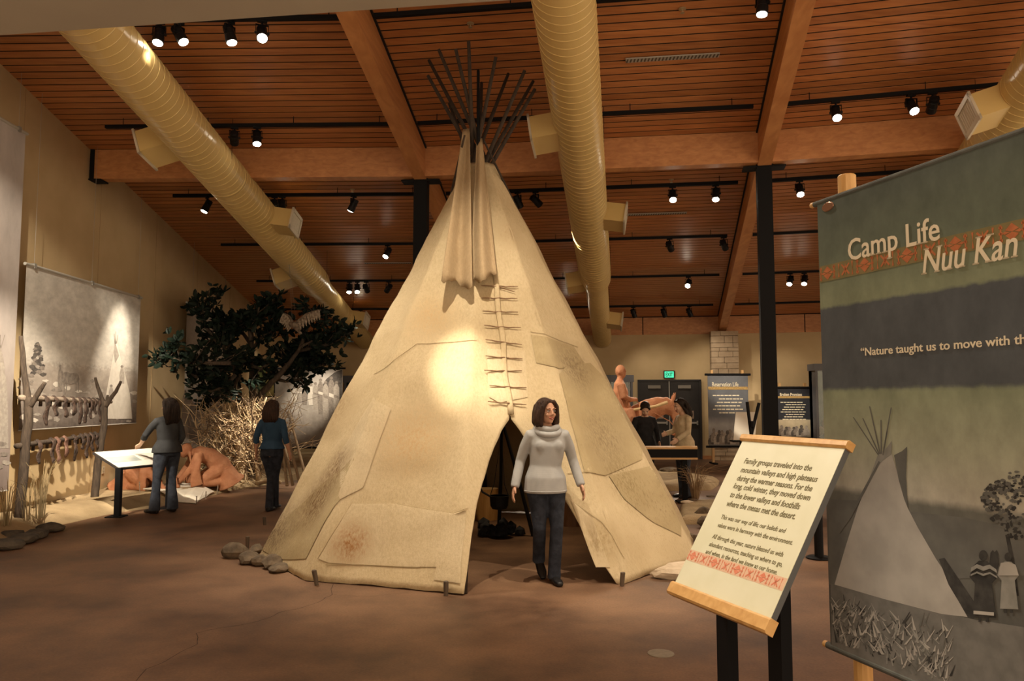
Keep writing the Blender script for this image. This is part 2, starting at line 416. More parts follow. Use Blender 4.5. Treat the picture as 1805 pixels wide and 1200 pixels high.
# ---- ducts
def duct(az, label, vents):
    d_ = V((math.sin(R(az)), math.cos(R(az)), -0.162)).normalized(); sd = V((d_.y, -d_.x, 0)).normalized(); upv = sd.cross(d_).normalized()
    if upv.z < 0: upv = -upv
    def ax(r): p = fan(az, r); return V((p.x, p.y, 5.65 - .162 * (r - 46.42) - .62))
    root = thing('air_duct', label, 'duct', ax(46))
    RR = .327; r0, rt0, rt1, rend = 36.2, 51.2, 51.75, 56.7
    def rad(r): return RR if r < rt0 else (.25 if r > rt1 else RR + (r - rt0) / (rt1 - rt0) * (.25 - RR))
    mb = MB(); rs = [r0, 40, 44, 48, rt0, rt1, 54, rend]
    mb.tube([ax(r) for r in rs], [rad(r) for r in rs], 48, side=sd)
    mb.build('duct_body', DUCTM, root, smooth=True)
    mb = MB()                                 # the raised spiral seam of the sheet metal
    n = 28; turns = int((rend - r0) / .135); 
    pts = []
    for k in range(turns * n):
        r = r0 + k / n * .135
        if r > rend: break
        if rt0 - .02 < r < rt1 + .02: continue
        a = 2 * math.pi * k / n; pts.append(ax(r) + (sd * math.cos(a) + upv * math.sin(a)) * (rad(r) + .0005))
    rows = []
    for i, p in enumerate(pts):
        if i and (p - pts[i - 1]).length > .3:
            mb.grid(rows); rows = []
        c0 = (p - ax(0))  # outward approx below
        rows.append([p - d_ * .006, p - d_ * .003, p + d_ * .003, p + d_ * .006])
    # give the middle of the seam its height
    mb2 = MB()
    for rw in [rows]:
        mb.grid(rw)
    # push the inner two columns outward
    for i in range(0, len(mb.v), 4):
        p = mb.v[i]; tt = (p - ax(46)).dot(d_); c = ax(46) + d_ * tt; o = (p - c).normalized()
        for j in (1, 2): mb.v[i + j] = mb.v[i + j] + o * .005
    mb.build('spiral_seam', DUCTM, root, smooth=True, kind='stuff')
    for r in (41.0, 46.0, 50.5):
        mb = MB(); mb.tube([ax(r) - d_ * .03, ax(r) - d_ * .025, ax(r) + d_ * .025, ax(r) + d_ * .03], [rad(r) + .001, rad(r) + .006, rad(r) + .006, rad(r) + .001], 48, side=sd); mb.build('collar', DUCTM, root, smooth=True)
    for r in (39, 42.2, 45.4, 48.6, 51, 54):
        for s in (-1, 1):
            mb = MB(); p = ax(r) + sd * s * rad(r); mb.cyl(p, V((p.x, p.y, 5.65 - .162 * (r - 46.42))), .004, 5); mb.build('hanger_wire', BLACK, root)
    for (r, s, drop) in vents:
        rr = rad(r); o = (sd * s - upv * drop).normalized(); w = d_; h = w.cross(o).normalized()
        L_, hw, hh = .30, .25, .16
        cin = ax(r) + o * (rr - .12); cout = ax(r) + o * (rr + L_)
        def ring(c, a, b_): return [c - w * a - h * b_, c + w * a - h * b_, c + w * a + h * b_, c - w * a + h * b_]
        mb = MB(); mb.hexa(ring(cin, hw, hh) + ring(cout, hw, hh)); box = mb.build('vent_box', DUCTM, root)
        mb = MB()
        for (a, b_, aa, bb) in ((-1, 0, .03, hh + .03), (1, 0, .03, hh + .03), (0, -1, hw + .03, .03), (0, 1, hw + .03, .03)):
            c = cout + w * a * hw + h * b_ * hh; mb.hexa(ring(c, aa, bb) + ring(c + o * .03, aa, bb))
        mb.build('grille_frame', GRILL, box)
        for k in range(9):
            c = cout + o * .004 + w * (hw * 2 * ((k + .5) / 9) - hw); mb = MB()
            mb.hexa(ring(c, .008, hh - .01) + ring(c + o * .014 + w * .012, .008, hh - .01)); mb.build('louver', GRILL, box)
        mb = MB(); mb.hexa(ring(cout + o * .001, hw - .02, hh - .02) + ring(cout + o * .003, hw - .02, hh - .02)); mb.build('grille_back', mat('grille_dark', (.16, .13, .09), rough=.8), box)
def duct_r(px, az):                          # where along a duct a picture column falls
    best = None
    for i in range(2000):
        r = 37 + i * .01; p = fan(az, r); x = proj((p.x, p.y, 5.03 - .162 * (r - 46.42)))[0]
        if best is None or abs(x - px) < best[0]: best = (abs(x - px), r)
    return best[1]
def duct_ry(py, az):
    best = None
    for i in range(2000):
        r = 37 + i * .01; p = fan(az, r); y = proj((p.x, p.y, 5.03 - .162 * (r - 46.42)))[1]
        if best is None or abs(y - py) < best[0]: best = (abs(y - py), r)
    return best[1]
duct(1.1, 'round cream air duct sloping above the left wall banners', [(duct_ry(240, 1.1), -1, .35), (duct_ry(385, 1.1), 1, .15), (duct_ry(478, 1.1), -1, .35), (duct_ry(560, 1.1), 1, .15)])
duct(8.05, 'round cream air duct sloping down right of the tipi poles', [(duct_ry(225, 8.05), -1, .15), (duct_ry(378, 8.05), 1, .15), (duct_ry(492, 8.05), -1, .15), (duct_ry(562, 8.05), 1, .15)])
duct(15.0, 'round cream air duct partly hidden behind the green banner', [(duct_ry(172, 15.0) , -1, .3)])

# ---- lighting tracks
TR_D = [40.45, 42.9, 45.35, 47.8, 50.25, 52.7, 55.15]
TRACKS = {}
tl = ['nearest', 'second', 'third', 'fourth', 'fifth', 'sixth', 'farthest']
bl = ['left bay near the left wall', 'middle bay behind the tipi', 'right bay above the green banner']
def tz(d): return ceil_z(d) - .13
for b in range(3):
    for i, d in enumerate(TR_D):
        u0, u1 = (-.72 if b == 0 else -.93), (.95 if b == 0 else .90)
        if b == 2: u0, u1 = -.93, .95
        p, q = bay_pt(b, d, u0, tz(d)), bay_pt(b, d, u1, tz(d))
        root = thing('lighting_track', '%s black lighting track from the entrance, in the ceiling\'s %s' % (tl[i], bl[b]), 'lighting track', p.lerp(q, .5), 'ceiling lighting tracks')
        mb = MB(); mb.bar(p, q, .06, .05); mb.build('rail', BLACK, root)
        for k in range(4):
            s = p.lerp(q, .06 + .88 * k / 3); mb = MB(); mb.cyl(s, V((s.x, s.y, ceil_z(d))), .006, 6); mb.build('hanger', BLACK, root)
        TRACKS[(b, i)] = (p, q)

# ---- track spotlights: one head built, then copied
LENS_ON = mat('lamp_lens_lit', (1, .9, .75), emit=(1, .88, .68), estr=40.0)
LENS_OFF = mat('lamp_lens_plain', (.05, .05, .055), rough=.2)
def make_head():
    root = thing('track_spotlight', 'x', 'spotlight')
    mb = MB(); mb.box((0, 0, -.035), (.11, .05, .03)); mb.cyl((0, 0, -.05), (0, 0, -.085), .014, 8); mb.build('mount', BLACK, root)
    mb = MB()
    for s in (-1, 1): mb.box((s * .072, 0, -.14), (.006, .028, .12))
    mb.box((0, 0, -.083), (.15, .028, .008)); mb.build('yoke', BLACK, root)
    # head axis along -Z, pivot at (0,0,0) of its own
    mb = MB(); mb.tube([(0, 0, .10), (0, 0, .095), (0, 0, .05), (0, 0, .045), (0, 0, -.03), (0, 0, -.035), (0, 0, -.10), (0, 0, -.125), (0, 0, -.125), (0, 0, -.105)],
                       [.035, .045, .055, .060, .060, .064, .066, .066, .060, .058], 20)
    for k in range(4): mb.tube([(0, 0, .055 + k * .012), (0, 0, .06 + k * .012)], [.062, .062], 16)
    body = mb.build('lamp_body', BLACKG, root, smooth=False); body.location = (0, 0, -.18)
    mb = MB(); mb.tube([(0, 0, -.108), (0, 0, -.128), (0, 0, -.138), (0, 0, -.142)], [.058, .056, .04, .015], 20); lens = mb.build('lens', LENS_ON, body)
    for s in (-1, 1):
        mb = MB(); mb.cyl((s * .058, 0, 0), (s * .085, 0, 0), .014, 10); mb.build('knob', BLACKG, body)
    return root
HEAD = make_head(); HEAD_USED = [False]
LENSOFF_ME = {}
def spotlight(b, i, px, aim, label, on=True, power=0, size=40, blend=.7, color=WARM, u=None, rad=.04):
    p, q = TRACKS[(b, i)]
    if u is None:
        u = min((k / 400 for k in range(401)), key=lambda k: abs(proj(p.lerp(q, k))[0] - px))
    loc = p.lerp(q, u)
    if HEAD_USED[0]:
        r = HEAD.copy(); COL.objects.link(r)
        for ch in HEAD.children:
            c = ch.copy(); COL.objects.link(c); c.parent = r
            for g in [x for x in ch.children if x.type == "MESH"]:
                e = g.copy(); COL.objects.link(e); e.parent = c
    else: r = HEAD; HEAD_USED[0] = True
    r.location = loc; r['label'] = label; r['group'] = 'track spotlights'
    piv = loc + V((0, 0, -.18)); dr = (V(aim) - piv).normalized()
    yaw = math.atan2(-dr.x, dr.y)
    r.rotation_euler = (0, 0, yaw)
    tilt = math.acos(max(-1, min(1, -dr.z)))
    for c in r.children:
        if c.name.startswith('lamp_body'):
            c.rotation_euler = (tilt, 0, 0)
            for g in c.children:
                if g.name.startswith('lens') and not on:
                    if 'me' not in LENSOFF_ME:
                        me = g.data.copy(); me.materials.clear(); me.materials.append(LENS_OFF); LENSOFF_ME['me'] = me
                    g.data = LENSOFF_ME['me']
            if power:
                ld = bpy.data.lights.new('lamp_beam', 'SPOT'); ld.energy = power; ld.spot_size = R(size); ld.spot_blend = blend; ld.color = color; ld.shadow_soft_size = rad
                lo = bpy.data.objects.new('lamp_beam', ld); COL.objects.link(lo); lo.parent = c; lo.location = (0, 0, -.16)
    return loc
# ---- spotlights (label, aim and, for those that light something in view, their beam)
def S(b, i, px, aim, label, **k): return spotlight(b, i, px, aim, label, **k)
# nearest tracks, ahead of the picture's top edge
S(1, 0, 0, (-.4, 8.0, 1.7), 'spotlight above the entrance aimed at the tipi front', u=.26, power=800, size=62, blend=1)
S(1, 0, 0, (.6, 7.2, .8), 'spotlight above the entrance aimed at the tipi doorway', u=.72, power=700, size=40, blend=.9)
S(1, 0, 0, (.95, 3.15, 1.15), 'spotlight above the entrance aimed at the slanted text panel', u=.04, power=1250, size=13, blend=.6)
S(1, 0, 0, (1.7, 2.9, 1.5), 'spotlight above the entrance aimed at the green banner', u=.33, power=620, size=44, blend=1)
S(1, 0, 0, (-2.2, 4.4, 0), 'spotlight above the entrance aimed at the empty floor', u=.1, power=160, size=70, blend=1)
S(0, 0, 0, (-6.75, 11.2, .7), 'spotlight above the soffit aimed at the drying rack', u=.62, power=6000, size=24, blend=.9)
S(0, 0, 0, (-5.5, 11.5, .75), 'spotlight above the soffit aimed at the reading table', u=.10, power=3200, size=10, blend=.5)
S(0, 0, 0, (-6.7, 12.0, 2.5), 'spotlight above the soffit aimed at the sepia banner', u=.24, power=1300, size=24, blend=.9)
S(0, 0, 0, (-5.4, 13.4, .2), 'spotlight above the soffit aimed at the staked hide', u=.15, power=2400, size=11, blend=.8)
S(0, 0, 0, (-6.8, 15.6, 1.8), 'spotlight above the soffit aimed at the banner behind the tree', u=.28, power=5200, size=10, blend=.9)
S(0, 0, 0, (-.50, 7.75, 2.0), 'spotlight above the soffit aimed at the tipi lacing', u=.90, power=2600, size=11, blend=1)
S(0, 1, 282, (-4.0, 7.0, 0), 'leftmost of four lit spotlights under the entrance soffit', power=260, size=60, blend=1)
S(0, 1, 316, (-1.3, 8.0, 1.6), 'second of four lit spotlights under the entrance soffit', power=350, size=50, blend=1)
S(0, 1, 405, (-1.9, 8.2, 1.2), 'third of four lit spotlights under the entrance soffit', power=420, size=46, blend=1)
S(0, 1, 463, (-1.2, 4.5, .3), 'rightmost of four lit spotlights under the entrance soffit', power=120, size=60, blend=1)
S(1, 1, 1343, (2.1, 7.5, 1.0), 'lit spotlight cut by the top edge, right of the central duct', power=420, size=46, blend=.9)
S(0, 2, 414, (-6.6, 19, 2.1), 'dark spotlight left of a lit one, beside the left duct', on=False)
S(0, 2, 454, (-3.0, 9.4, .2), 'lit spotlight right of a dark one, beside the left duct', power=160, size=60, blend=1)
S(2, 2, 1472, (3.6, 6.5, 0), 'lit spotlight nearest the right column on the rail above the green banner', power=250, size=70, blend=1)
S(2, 2, 1605, (5.2, 6.0, 0), 'lit middle spotlight on the rail above the green banner')
S(2, 2, 1643, (7.5, 18, 1), 'dark spotlight on the rail above the green banner', on=False)
S(0, 3, 366, (-6.72, 13.05, 1.8), 'lit spotlight peeping out left of the left duct', power=1200, size=30, blend=.9)
S(0, 3, 484, (-5.2, 20, 1.4), 'dark spotlight close to the right side of the left duct', on=False)
S(0, 3, 498, (-3.2, 12.2, .0), 'lit spotlight just right of the left duct above its grille', power=200, size=50, blend=.9)
S(0, 3, 623, (-5.25, 15.0, .8), 'lit spotlight hanging between the left duct and the left column', power=3600, size=17, blend=.9)
S(1, 3, 890, (2.4, 15.0, 1.6), 'spotlight half hidden behind the tipi top', on=False, power=700, size=26, blend=.8)
S(1, 3, 913, (1.6, 15.2, 2.0), 'dark spotlight right of the tipi top, left one of a pair', on=False, power=700, size=20, blend=.8)
S(1, 3, 944, (5.3, 17.5, 1.2), 'dark spotlight right of the tipi top, right one of a pair', on=False, power=2200, size=8, blend=.6)
S(1, 3, 1185, (2.2, 9.5, .6), 'lit spotlight in the middle bay, left of two on the rail behind the central duct', power=300, size=50, blend=1)
S(1, 3, 1261, (2.6, 10.5, .0), 'lit spotlight near the right rafter, right of two on the rail behind the central duct', power=300, size=60, blend=1)
S(2, 3, 1409, (4.2, 9.5, .3), 'lit spotlight right of the right column above the green banner corner')
S(2, 3, 1500, (7, 18, 1.5), 'spotlight hidden behind the banner post top', on=False)
S(0, 4, 683, (-4.2, 13.4, .0), 'lit spotlight left of the left column, low in the left bay', power=250, size=40, blend=.9)
S(0, 4, 756, (-4.6, 15.0, .3), 'lit spotlight just right of the left column', power=900, size=26, blend=1)
S(1, 4, 1180, (5.6, 20.2, 2.1), 'dark spotlight in the middle bay, left of two below the ceiling vent', on=False, power=1300, size=16, blend=.9)
S(1, 4, 1276, (7.3, 20.3, 1.4), 'dark spotlight in the middle bay beside the right rafter', on=False, power=1300, size=14, blend=.9)
S(2, 4, 1347, (7, 20.3, 1.8), 'spotlight half hidden behind the right column', on=False)
S(0, 5, 616, (-3.6, 16.4, .2), 'leftmost of three spotlights bunched right of the left duct', power=250, size=50, blend=.9)
S(0, 5, 630, (-3.2, 16.0, .2), 'middle one of three spotlights bunched right of the left duct')
S(0, 5, 646, (-3.0, 22.2, 2.2), 'rightmost of three spotlights bunched right of the left duct', on=False)
S(0, 5, 685, (-5.3, 21.3, 1.8), 'lone dark spotlight left of the left column', on=False, power=1500, size=20, blend=.9)
S(1, 5, 1213, (2.6, 14.4, 1.4), 'lit spotlight between the central duct and the right rafter', power=900, size=26, blend=.8)
S(2, 5, 1393, (4.6, 15.2, .6), 'lit spotlight right of the right column, left one of a pair', power=400, size=60, blend=1)
S(2, 5, 1417, (5.4, 15.2, .6), 'lit spotlight right of the right column, right one of a pair')
S(0, 6, 490, (-6.6, 22.0, 1.5), 'dark spotlight above the tree against the left wall', on=False, power=120, size=80, blend=1)
S(0, 6, 636, (-4.8, 17.0, .8), 'lit spotlight at the far end of the left bay, left of the tipi', power=500, size=40, blend=1)
S(1, 6, 1000, (1.4, 16.4, .5), 'lit spotlight just right of the tipi on the farthest rail', power=700, size=80, blend=1)
S(1, 6, 1116, (4.4, 21.8, 1), 'first of three dark spotlights on the farthest rail above the exit doors', on=False, power=100, size=90, blend=1)
S(1, 6, 1170, (5.2, 21.8, 1), 'middle of three dark spotlights on the farthest rail above the exit doors', on=False)
S(1, 6, 1215, (6.2, 21.8, 1), 'last of three dark spotlights on the farthest rail above the exit doors', on=False, power=100, size=90, blend=1)
S(2, 6, 1347, (7.4, 21.0, 1), 'spotlight behind the right column on the farthest rail', on=False, power=100, size=90, blend=1)

# ---- ceiling slot vents, sprinkler heads
SLOT = mat('slot_vent', (.42, .40, .36), rough=.5)
def slot(b, x0, x1, py, label):
    best = min((36 + k * .02 for k in range(1000)), key=lambda d: abs(proj(bay_pt(b, d, .3, ceil_z(d)))[1] - py))
    us = [k / 200 for k in range(-200, 201)]
    ua = min(us, key=lambda u: abs(proj(bay_pt(b, best, u, ceil_z(best)))[0] - x0)); ub = min(us, key=lambda u: abs(proj(bay_pt(b, best, u, ceil_z(best)))[0] - x1))
    p, q = bay_pt(b, best, ua, ceil_z(best) - .012), bay_pt(b, best, ub, ceil_z(best) - .012)
    root = thing('ceiling_slot_vent', label, 'vent', p.lerp(q, .5))
    mb = MB(); mb.bar(p, q, .12, .012); mb.build('vent_frame', SLOT, root)
    n = 26; mb = MB()
    for k in range(n):
        s = p.lerp(q, (k + .5) / n); mb.box(s + V((0, 0, -.008)), (.018, .09, .006))
    mb.build('fins', mat('slot_dark', (.1, .08, .06), rough=.8), root, kind='stuff')
slot(1, 1103, 1268, 103, 'long slotted vent in the ceiling right of the central duct')
slot(1, 1100, 1210, 377, 'smaller slotted vent in the ceiling beside the central duct box')
slot(0, 643, 725, 463, 'slotted vent in the ceiling left of the left column')
BRASS = mat('sprinkler_brass', (.55, .45, .28), rough=.35, metal=.7)
def sprinkler(b, px, py, label):
    best = None
    for k in range(600):
        d = 38 + k * .03
        for u in [j / 60 for j in range(-60, 61)]:
            x, y = proj(bay_pt(b, d, u, ceil_z(d))); e = (x - px) ** 2 + (y - py) ** 2
            if best is None or e < best[0]: best = (e, bay_pt(b, d, u, ceil_z(d)))
    p = best[1]; root = thing('sprinkler_head', label, 'sprinkler', p, 'fire sprinklers')
    mb = MB(); mb.tube([p, p + V((0, 0, -.008)), p + V((0, 0, -.02))], [.045, .045, .02], 14); mb.build('escutcheon', BRASS, root)
    mb = MB(); mb.cyl(p + V((0, 0, -.02)), p + V((0, 0, -.05)), .009, 8); mb.tube([p + V((0, 0, -.05)), p + V((0, 0, -.054))], [.026, .026], 12); mb.build('deflector', BRASS, root)
sprinkler(1, 827, 40, 'small brass sprinkler in the ceiling above the tipi poles')
sprinkler(1, 1205, 14, 'small brass sprinkler near the top edge, right of the central duct')
sprinkler(1, 1183, 316, 'small brass sprinkler behind the cross beam in the middle bay')
sprinkler(0, 621, 333, 'small brass sprinkler left of the left column')

# ================================================================ TIPI
TC = V((-.35, 9.15, 0)); TR_ = 2.5
TA = aty(846, 262, 9.3)                      # where the poles cross
PANG = [-1.6, 33, 64, 94, 123, 152, 181, 210, 238, 266, 296, 323]
BASE = [TC + V((math.sin(R(a)) * TR_, -math.cos(R(a)) * TR_, 0)) for a in PANG]
NP = len(PANG)
STAINS = [(570, 892, 7.85, .42, (.14, .075, .03), .8), (605, 825, 7.9, .32, (.16, .09, .04), .7), (500, 945, 8.15, .5, (.13, .085, .05), .7), (622, 960, 7.25, .26, (.30, .14, .045), .8), (725, 770, 7.5, .5, (.42, .25, .10), .45),
          (1010, 650, 8.25, .45, (.16, .11, .06), .6), (1060, 770, 8.0, .55, (.20, .145, .08), .6), (1100, 850, 7.9, .4, (.22, .16, .07), .6), (1050, 960, 7.3, .3, (.26, .18, .07), .7), (760, 560, 8.2, .4, (.45, .28, .12), .35), (905, 400, 8.6, .3, (.30, .20, .10), .5), (600, 720, 8.5, .5, (.30, .20, .10), .5)]
def hide_material(name, c1, c2, c3):
    m, nt, b = nodes_of(name); L = nt.links
    tc = nt.nodes.new('ShaderNodeTexCoord')
    n1 = nt.nodes.new('ShaderNodeTexNoise'); n1.inputs['Scale'].default_value = 1.1; n1.inputs['Detail'].default_value = 7; n1.inputs['Roughness'].default_value = .6
    mp = nt.nodes.new('ShaderNodeMapping'); mp.inputs['Scale'].default_value = (9, 9, 2.2)
    n2 = nt.nodes.new('ShaderNodeTexNoise'); n2.inputs['Scale'].default_value = 5; n2.inputs['Detail'].default_value = 6; n2.inputs['Roughness'].default_value = .7
    n3 = nt.nodes.new('ShaderNodeTexNoise'); n3.inputs['Scale'].default_value = .75; n3.inputs['Detail'].default_value = 4
    L.new(tc.outputs['Object'], n1.inputs['Vector']); L.new(tc.outputs['Object'], mp.inputs[0]); L.new(mp.outputs[0], n2.inputs['Vector']); L.new(tc.outputs['Object'], n3.inputs['Vector'])
    r1 = nt.nodes.new('ShaderNodeValToRGB'); r1.color_ramp.elements[0].position = .3; r1.color_ramp.elements[1].position = .68
    r1.color_ramp.elements[0].color = (*c2, 1); r1.color_ramp.elements[1].color = (*c1, 1); L.new(n1.outputs['Fac'], r1.inputs[0])
    r2 = nt.nodes.new('ShaderNodeValToRGB'); r2.color_ramp.elements[0].position = .56; r2.color_ramp.elements[1].position = .74
    r2.color_ramp.elements[0].color = (0, 0, 0, 1); r2.color_ramp.elements[1].color = (1, 1, 1, 1); L.new(n3.outputs['Fac'], r2.inputs[0])
    r3 = nt.nodes.new('ShaderNodeValToRGB'); r3.color_ramp.elements[0].position = .5; r3.color_ramp.elements[1].position = .7
    r3.color_ramp.elements[0].color = (0, 0, 0, 1); r3.color_ramp.elements[1].color = (.8, .8, .8, 1); L.new(n2.outputs['Fac'], r3.inputs[0])
    mx = nt.nodes.new('ShaderNodeMath'); mx.operation = 'MULTIPLY'; L.new(r2.outputs[0], mx.inputs[0]); L.new(r3.outputs[0], mx.inputs[1])
    mc = nt.nodes.new('ShaderNodeMix'); mc.data_type = 'RGBA'; mc.inputs[7].default_value = (*c3, 1)
    L.new(mx.outputs[0], mc.inputs[0]); L.new(r1.outputs[0], mc.inputs[6])
    mv = nt.nodes.new('ShaderNodeMix'); mv.data_type = 'RGBA'; mv.blend_type = 'MULTIPLY'; mv.inputs[0].default_value = .35
    r4 = nt.nodes.new('ShaderNodeValToRGB'); r4.color_ramp.elements[0].position = .3; r4.color_ramp.elements[1].position = .6; r4.color_ramp.elements[0].color = (.55, .5, .42, 1); r4.color_ramp.elements[1].color = (1, 1, 1, 1)
    L.new(n2.outputs['Fac'], r4.inputs[0]); L.new(mc.outputs[2], mv.inputs[6]); L.new(r4.outputs[0], mv.inputs[7])
    cur = mv.outputs[2]
    for sx, sy, sd, sr, sc_, amt in STAINS:                   # old smoke and earth stains, each at its own spot
        o = aty(sx, sy, sd) - TC
        vm = nt.nodes.new('ShaderNodeVectorMath'); vm.operation = 'DISTANCE'; vm.inputs[1].default_value = o; L.new(tc.outputs['Object'], vm.inputs[0])
        mr = nt.nodes.new('ShaderNodeMapRange'); mr.inputs[1].default_value = sr * .15; mr.inputs[2].default_value = sr; mr.inputs[3].default_value = amt * 1.5; mr.inputs[4].default_value = 0; L.new(vm.outputs['Value'], mr.inputs[0])
        ml = nt.nodes.new('ShaderNodeMath'); ml.operation = 'MULTIPLY'; ml.use_clamp = True; L.new(mr.outputs[0], ml.inputs[0])
        rs = nt.nodes.new('ShaderNodeMapRange'); rs.inputs[1].default_value = .35; rs.inputs[2].default_value = .62; L.new(n2.outputs['Fac'], rs.inputs[0]); L.new(rs.outputs[0], ml.inputs[1])
        ms = nt.nodes.new('ShaderNodeMix'); ms.data_type = 'RGBA'; ms.inputs[7].default_value = (*sc_, 1); L.new(ml.outputs[0], ms.inputs[0]); L.new(cur, ms.inputs[6]); cur = ms.outputs[2]
    L.new(cur, b.inputs['Base Color'])
    b.inputs['Roughness'].default_value = .85; b.inputs['Specular IOR Level'].default_value = .2
    bp = nt.nodes.new('ShaderNodeBump'); bp.inputs['Strength'].default_value = .45; bp.inputs['Distance'].default_value = .015
    L.new(n2.outputs['Fac'], bp.inputs['Height']); L.new(bp.outputs[0], b.inputs['Normal'])
    return m
HIDE = hide_material('tanned_hide', (.60, .49, .31), (.49, .385, .225), (.25, .155, .08))
HIDE2 = hide_material('tanned_hide_worn', (.46, .37, .215), (.37, .285, .15), (.15, .09, .045))
HIDE3 = hide_material('tanned_hide_pale', (.62, .515, .34), (.53, .425, .26), (.34, .235, .13))
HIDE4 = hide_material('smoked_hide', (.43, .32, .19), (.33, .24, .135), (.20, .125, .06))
POLE = wood('pole_wood', (.022, .014, .009), (.055, .036, .022), scale=4, stretch=(6, 6, 1), rough=.9, bump=.2)
tipi = thing('tipi', 'large cream hide tipi with a laced front and open doorway', 'tipi', TC)
HT = TA.z
def cpoint(fa, z, off=0.0):
    """fa: pole index (float, wraps); point on the cover at height z"""
    i = int(math.floor(fa)) % NP; u = fa - math.floor(fa)
    t = z / (HT + .12)
    ap = V((TA.x, TA.y, HT + .12))
    a = BASE[i].lerp(ap, t); b = BASE[(i + 1) % NP].lerp(ap, t)
    p = a.lerp(b, u)
    n = (b - a).cross(ap - BASE[i]).normalized()
    c = V((TC.x, TC.y, p.z))
    if n.dot(p - c) < 0: n = -n
    sag = -.035 * math.sin(math.pi * u) * (1 - t) * 1.0
    wr = .020 * nz(p + V((3, 1, 0)), 2.1) + .009 * nz(p, 5.0)
    return p + n * (off + sag + wr)
def hem(fa):
    u = fa - math.floor(fa); return .012 + .03 * max(0, math.sin(math.pi * u)) * (.4 + .6 * abs(nz((fa * 3.1, 0, 0), 2))) + .016 * nz((fa * 9, 2, 0), 4)
ZTOP = HT - .22
DOORZ = 1.47; SEAMU = .40
def door_l(z): 
    k = [(0, .01), (.45, .05), (.75, .09), (1.1, .19), (1.35, .31), (1.47, .40)]
    return interp(k, z)
def door_r(z):
    k = [(0, .955), (.25, .88), (.75, .74), (1.1, .60), (1.35, .48), (1.47, .40)]
    return interp(k, z)
def interp(k, z):
    if z <= k[0][0]: return k[0][1]
    for (a, b), (c, d) in zip(k[:-1], k[1:]):
        if z <= c: return b + (d - b) * (z - a) / (c - a)
    return k[-1][1]
NZ = 84
mb = MB()
zs = [k / NZ for k in range(NZ + 1)]
# closed panels
rows = []
fas = [1 + (NP - 1) * k / ((NP - 1) * 14) for k in range((NP - 1) * 14 + 1)]   # from door right pole round to door left pole
for t in zs:
    rows.append([cpoint(fa if fa < NP else fa - NP, hem(fa) + (ZTOP - hem(fa)) * t) for fa in fas])
mb.grid(rows)
# front panel: one sheet left of the lacing, one right of it, parted below for the doorway
def strip(fl, fr, nu):
    rr = []
    for t in zs:
        row = []
        for j in range(nu + 1):
            z = .03 + (ZTOP - .03) * t; a, b = fl(z), fr(z); fa = a + (b - a) * j / nu
            h = hem(0 if j == 0 and a == 0 else (1 if b == 1 and j == nu else fa)); fa = min(fa, .99999)
            row.append(cpoint(fa, h + (ZTOP - h) * t))
        rr.append(row)
    mb.grid(rr)
strip(lambda z: 0, door_l, 9)
strip(door_r, lambda z: 1, 12)
cover = mb.build('hide_cover', HIDE, tipi, smooth=True)
md = cover.modifiers.new('thick', 'SOLIDIFY'); md.thickness = .008; md.offset = -1
bm = bmesh.new(); bm.from_mesh(cover.data); bmesh.ops.remove_doubles(bm, verts=bm.verts, dist=.004); bmesh.ops.recalc_face_normals(bm, faces=bm.faces); bm.to_mesh(cover.data); bm.free()
# patches and stitched seams, given in picture positions on the cover's front
def to_cover(px, py):
    best = None
    for k in range(-30, 26):
        fa = k / 10
        for j in range(0, 44):
            z = .02 + j * .1; p = cpoint(fa % NP, z); x, y = proj(p); e = (x - px) ** 2 + (y - py) ** 2
            if best is None or e < best[0]: best = (e, fa, z)
    _, fa, z = best; s, sz = .05, .05
    for _ in range(9):
        for df in (-s, 0, s):
            for dz in (-sz, 0, sz):
                p = cpoint((fa + df) % NP, max(.01, z + dz)); x, y = proj(p); e = (x - px) ** 2 + (y - py) ** 2
                if e < best[0]: best = (e, fa + df, max(.01, z + dz))
        _, fa, z = best; s *= .6; sz *= .6
    return fa, z
def patch(poly, material, off=.010, name='patch', n=10):
    fz = [to_cover(*p) for p in poly]
    # fill as a ring grid towards the middle so that it follows the cover
    k = len(fz); cf = sum(a for a, _ in fz) / k; cz = sum(b for _, b in fz) / k
    dense = []
    for (a, b), (c, d) in zip(fz, fz[1:] + fz[:1]):
        for j in range(14): dense.append((a + (c - a) * j / 14, b + (d - b) * j / 14))
    mbp = MB(); rr = []
    for s in range(n + 1):
        q = s / n
        rr.append([cpoint((cf + (a - cf) * q) % NP, max(.012, cz + (b - cz) * q), off if s < n else .007) for a, b in dense + dense[:1]])
    mbp.grid(rr); return mbp.build(name, material, tipi, smooth=True)
def seam(pts, w=.006, name='seam', material=None):
    fz = [to_cover(*p) for p in pts]; d = []
    for (a, b), (c, e) in zip(fz[:-1], fz[1:]):
        for j in range(8): d.append((a + (c - a) * j / 8, b + (e - b) * j / 8))
    d.append(fz[-1]); mbp = MB()
    mbp.tube([cpoint(a % NP, max(.012, b), .006) for a, b in d], w * .4, 6)
    return mbp.build(name, material or HIDE2, tipi)
patch([(620, 888), (700, 888), (800, 905), (822, 900), (812, 1000), (580, 992), (562, 985)], HIDE3)
patch([(470, 960), (560, 860), (640, 790), (600, 880), (540, 985), (490, 985)], HIDE2)
patch([(598, 800), (660, 700), (690, 720), (640, 860), (600, 880)], HIDE3)
patch([(1000, 640), (1040, 640), (1105, 740), (1130, 810), (1066, 838), (1030, 832), (1005, 740), (985, 660)], HIDE2)
patch([(1072, 838), (1140, 815), (1200, 945), (1150, 920), (1100, 880)], HIDE2)
patch([(935, 590), (1010, 610), (1030, 640), (985, 650), (945, 640)], HIDE2)
patch([(858, 615), (925, 618), (930, 700), (880, 710), (862, 700)], HIDE3)
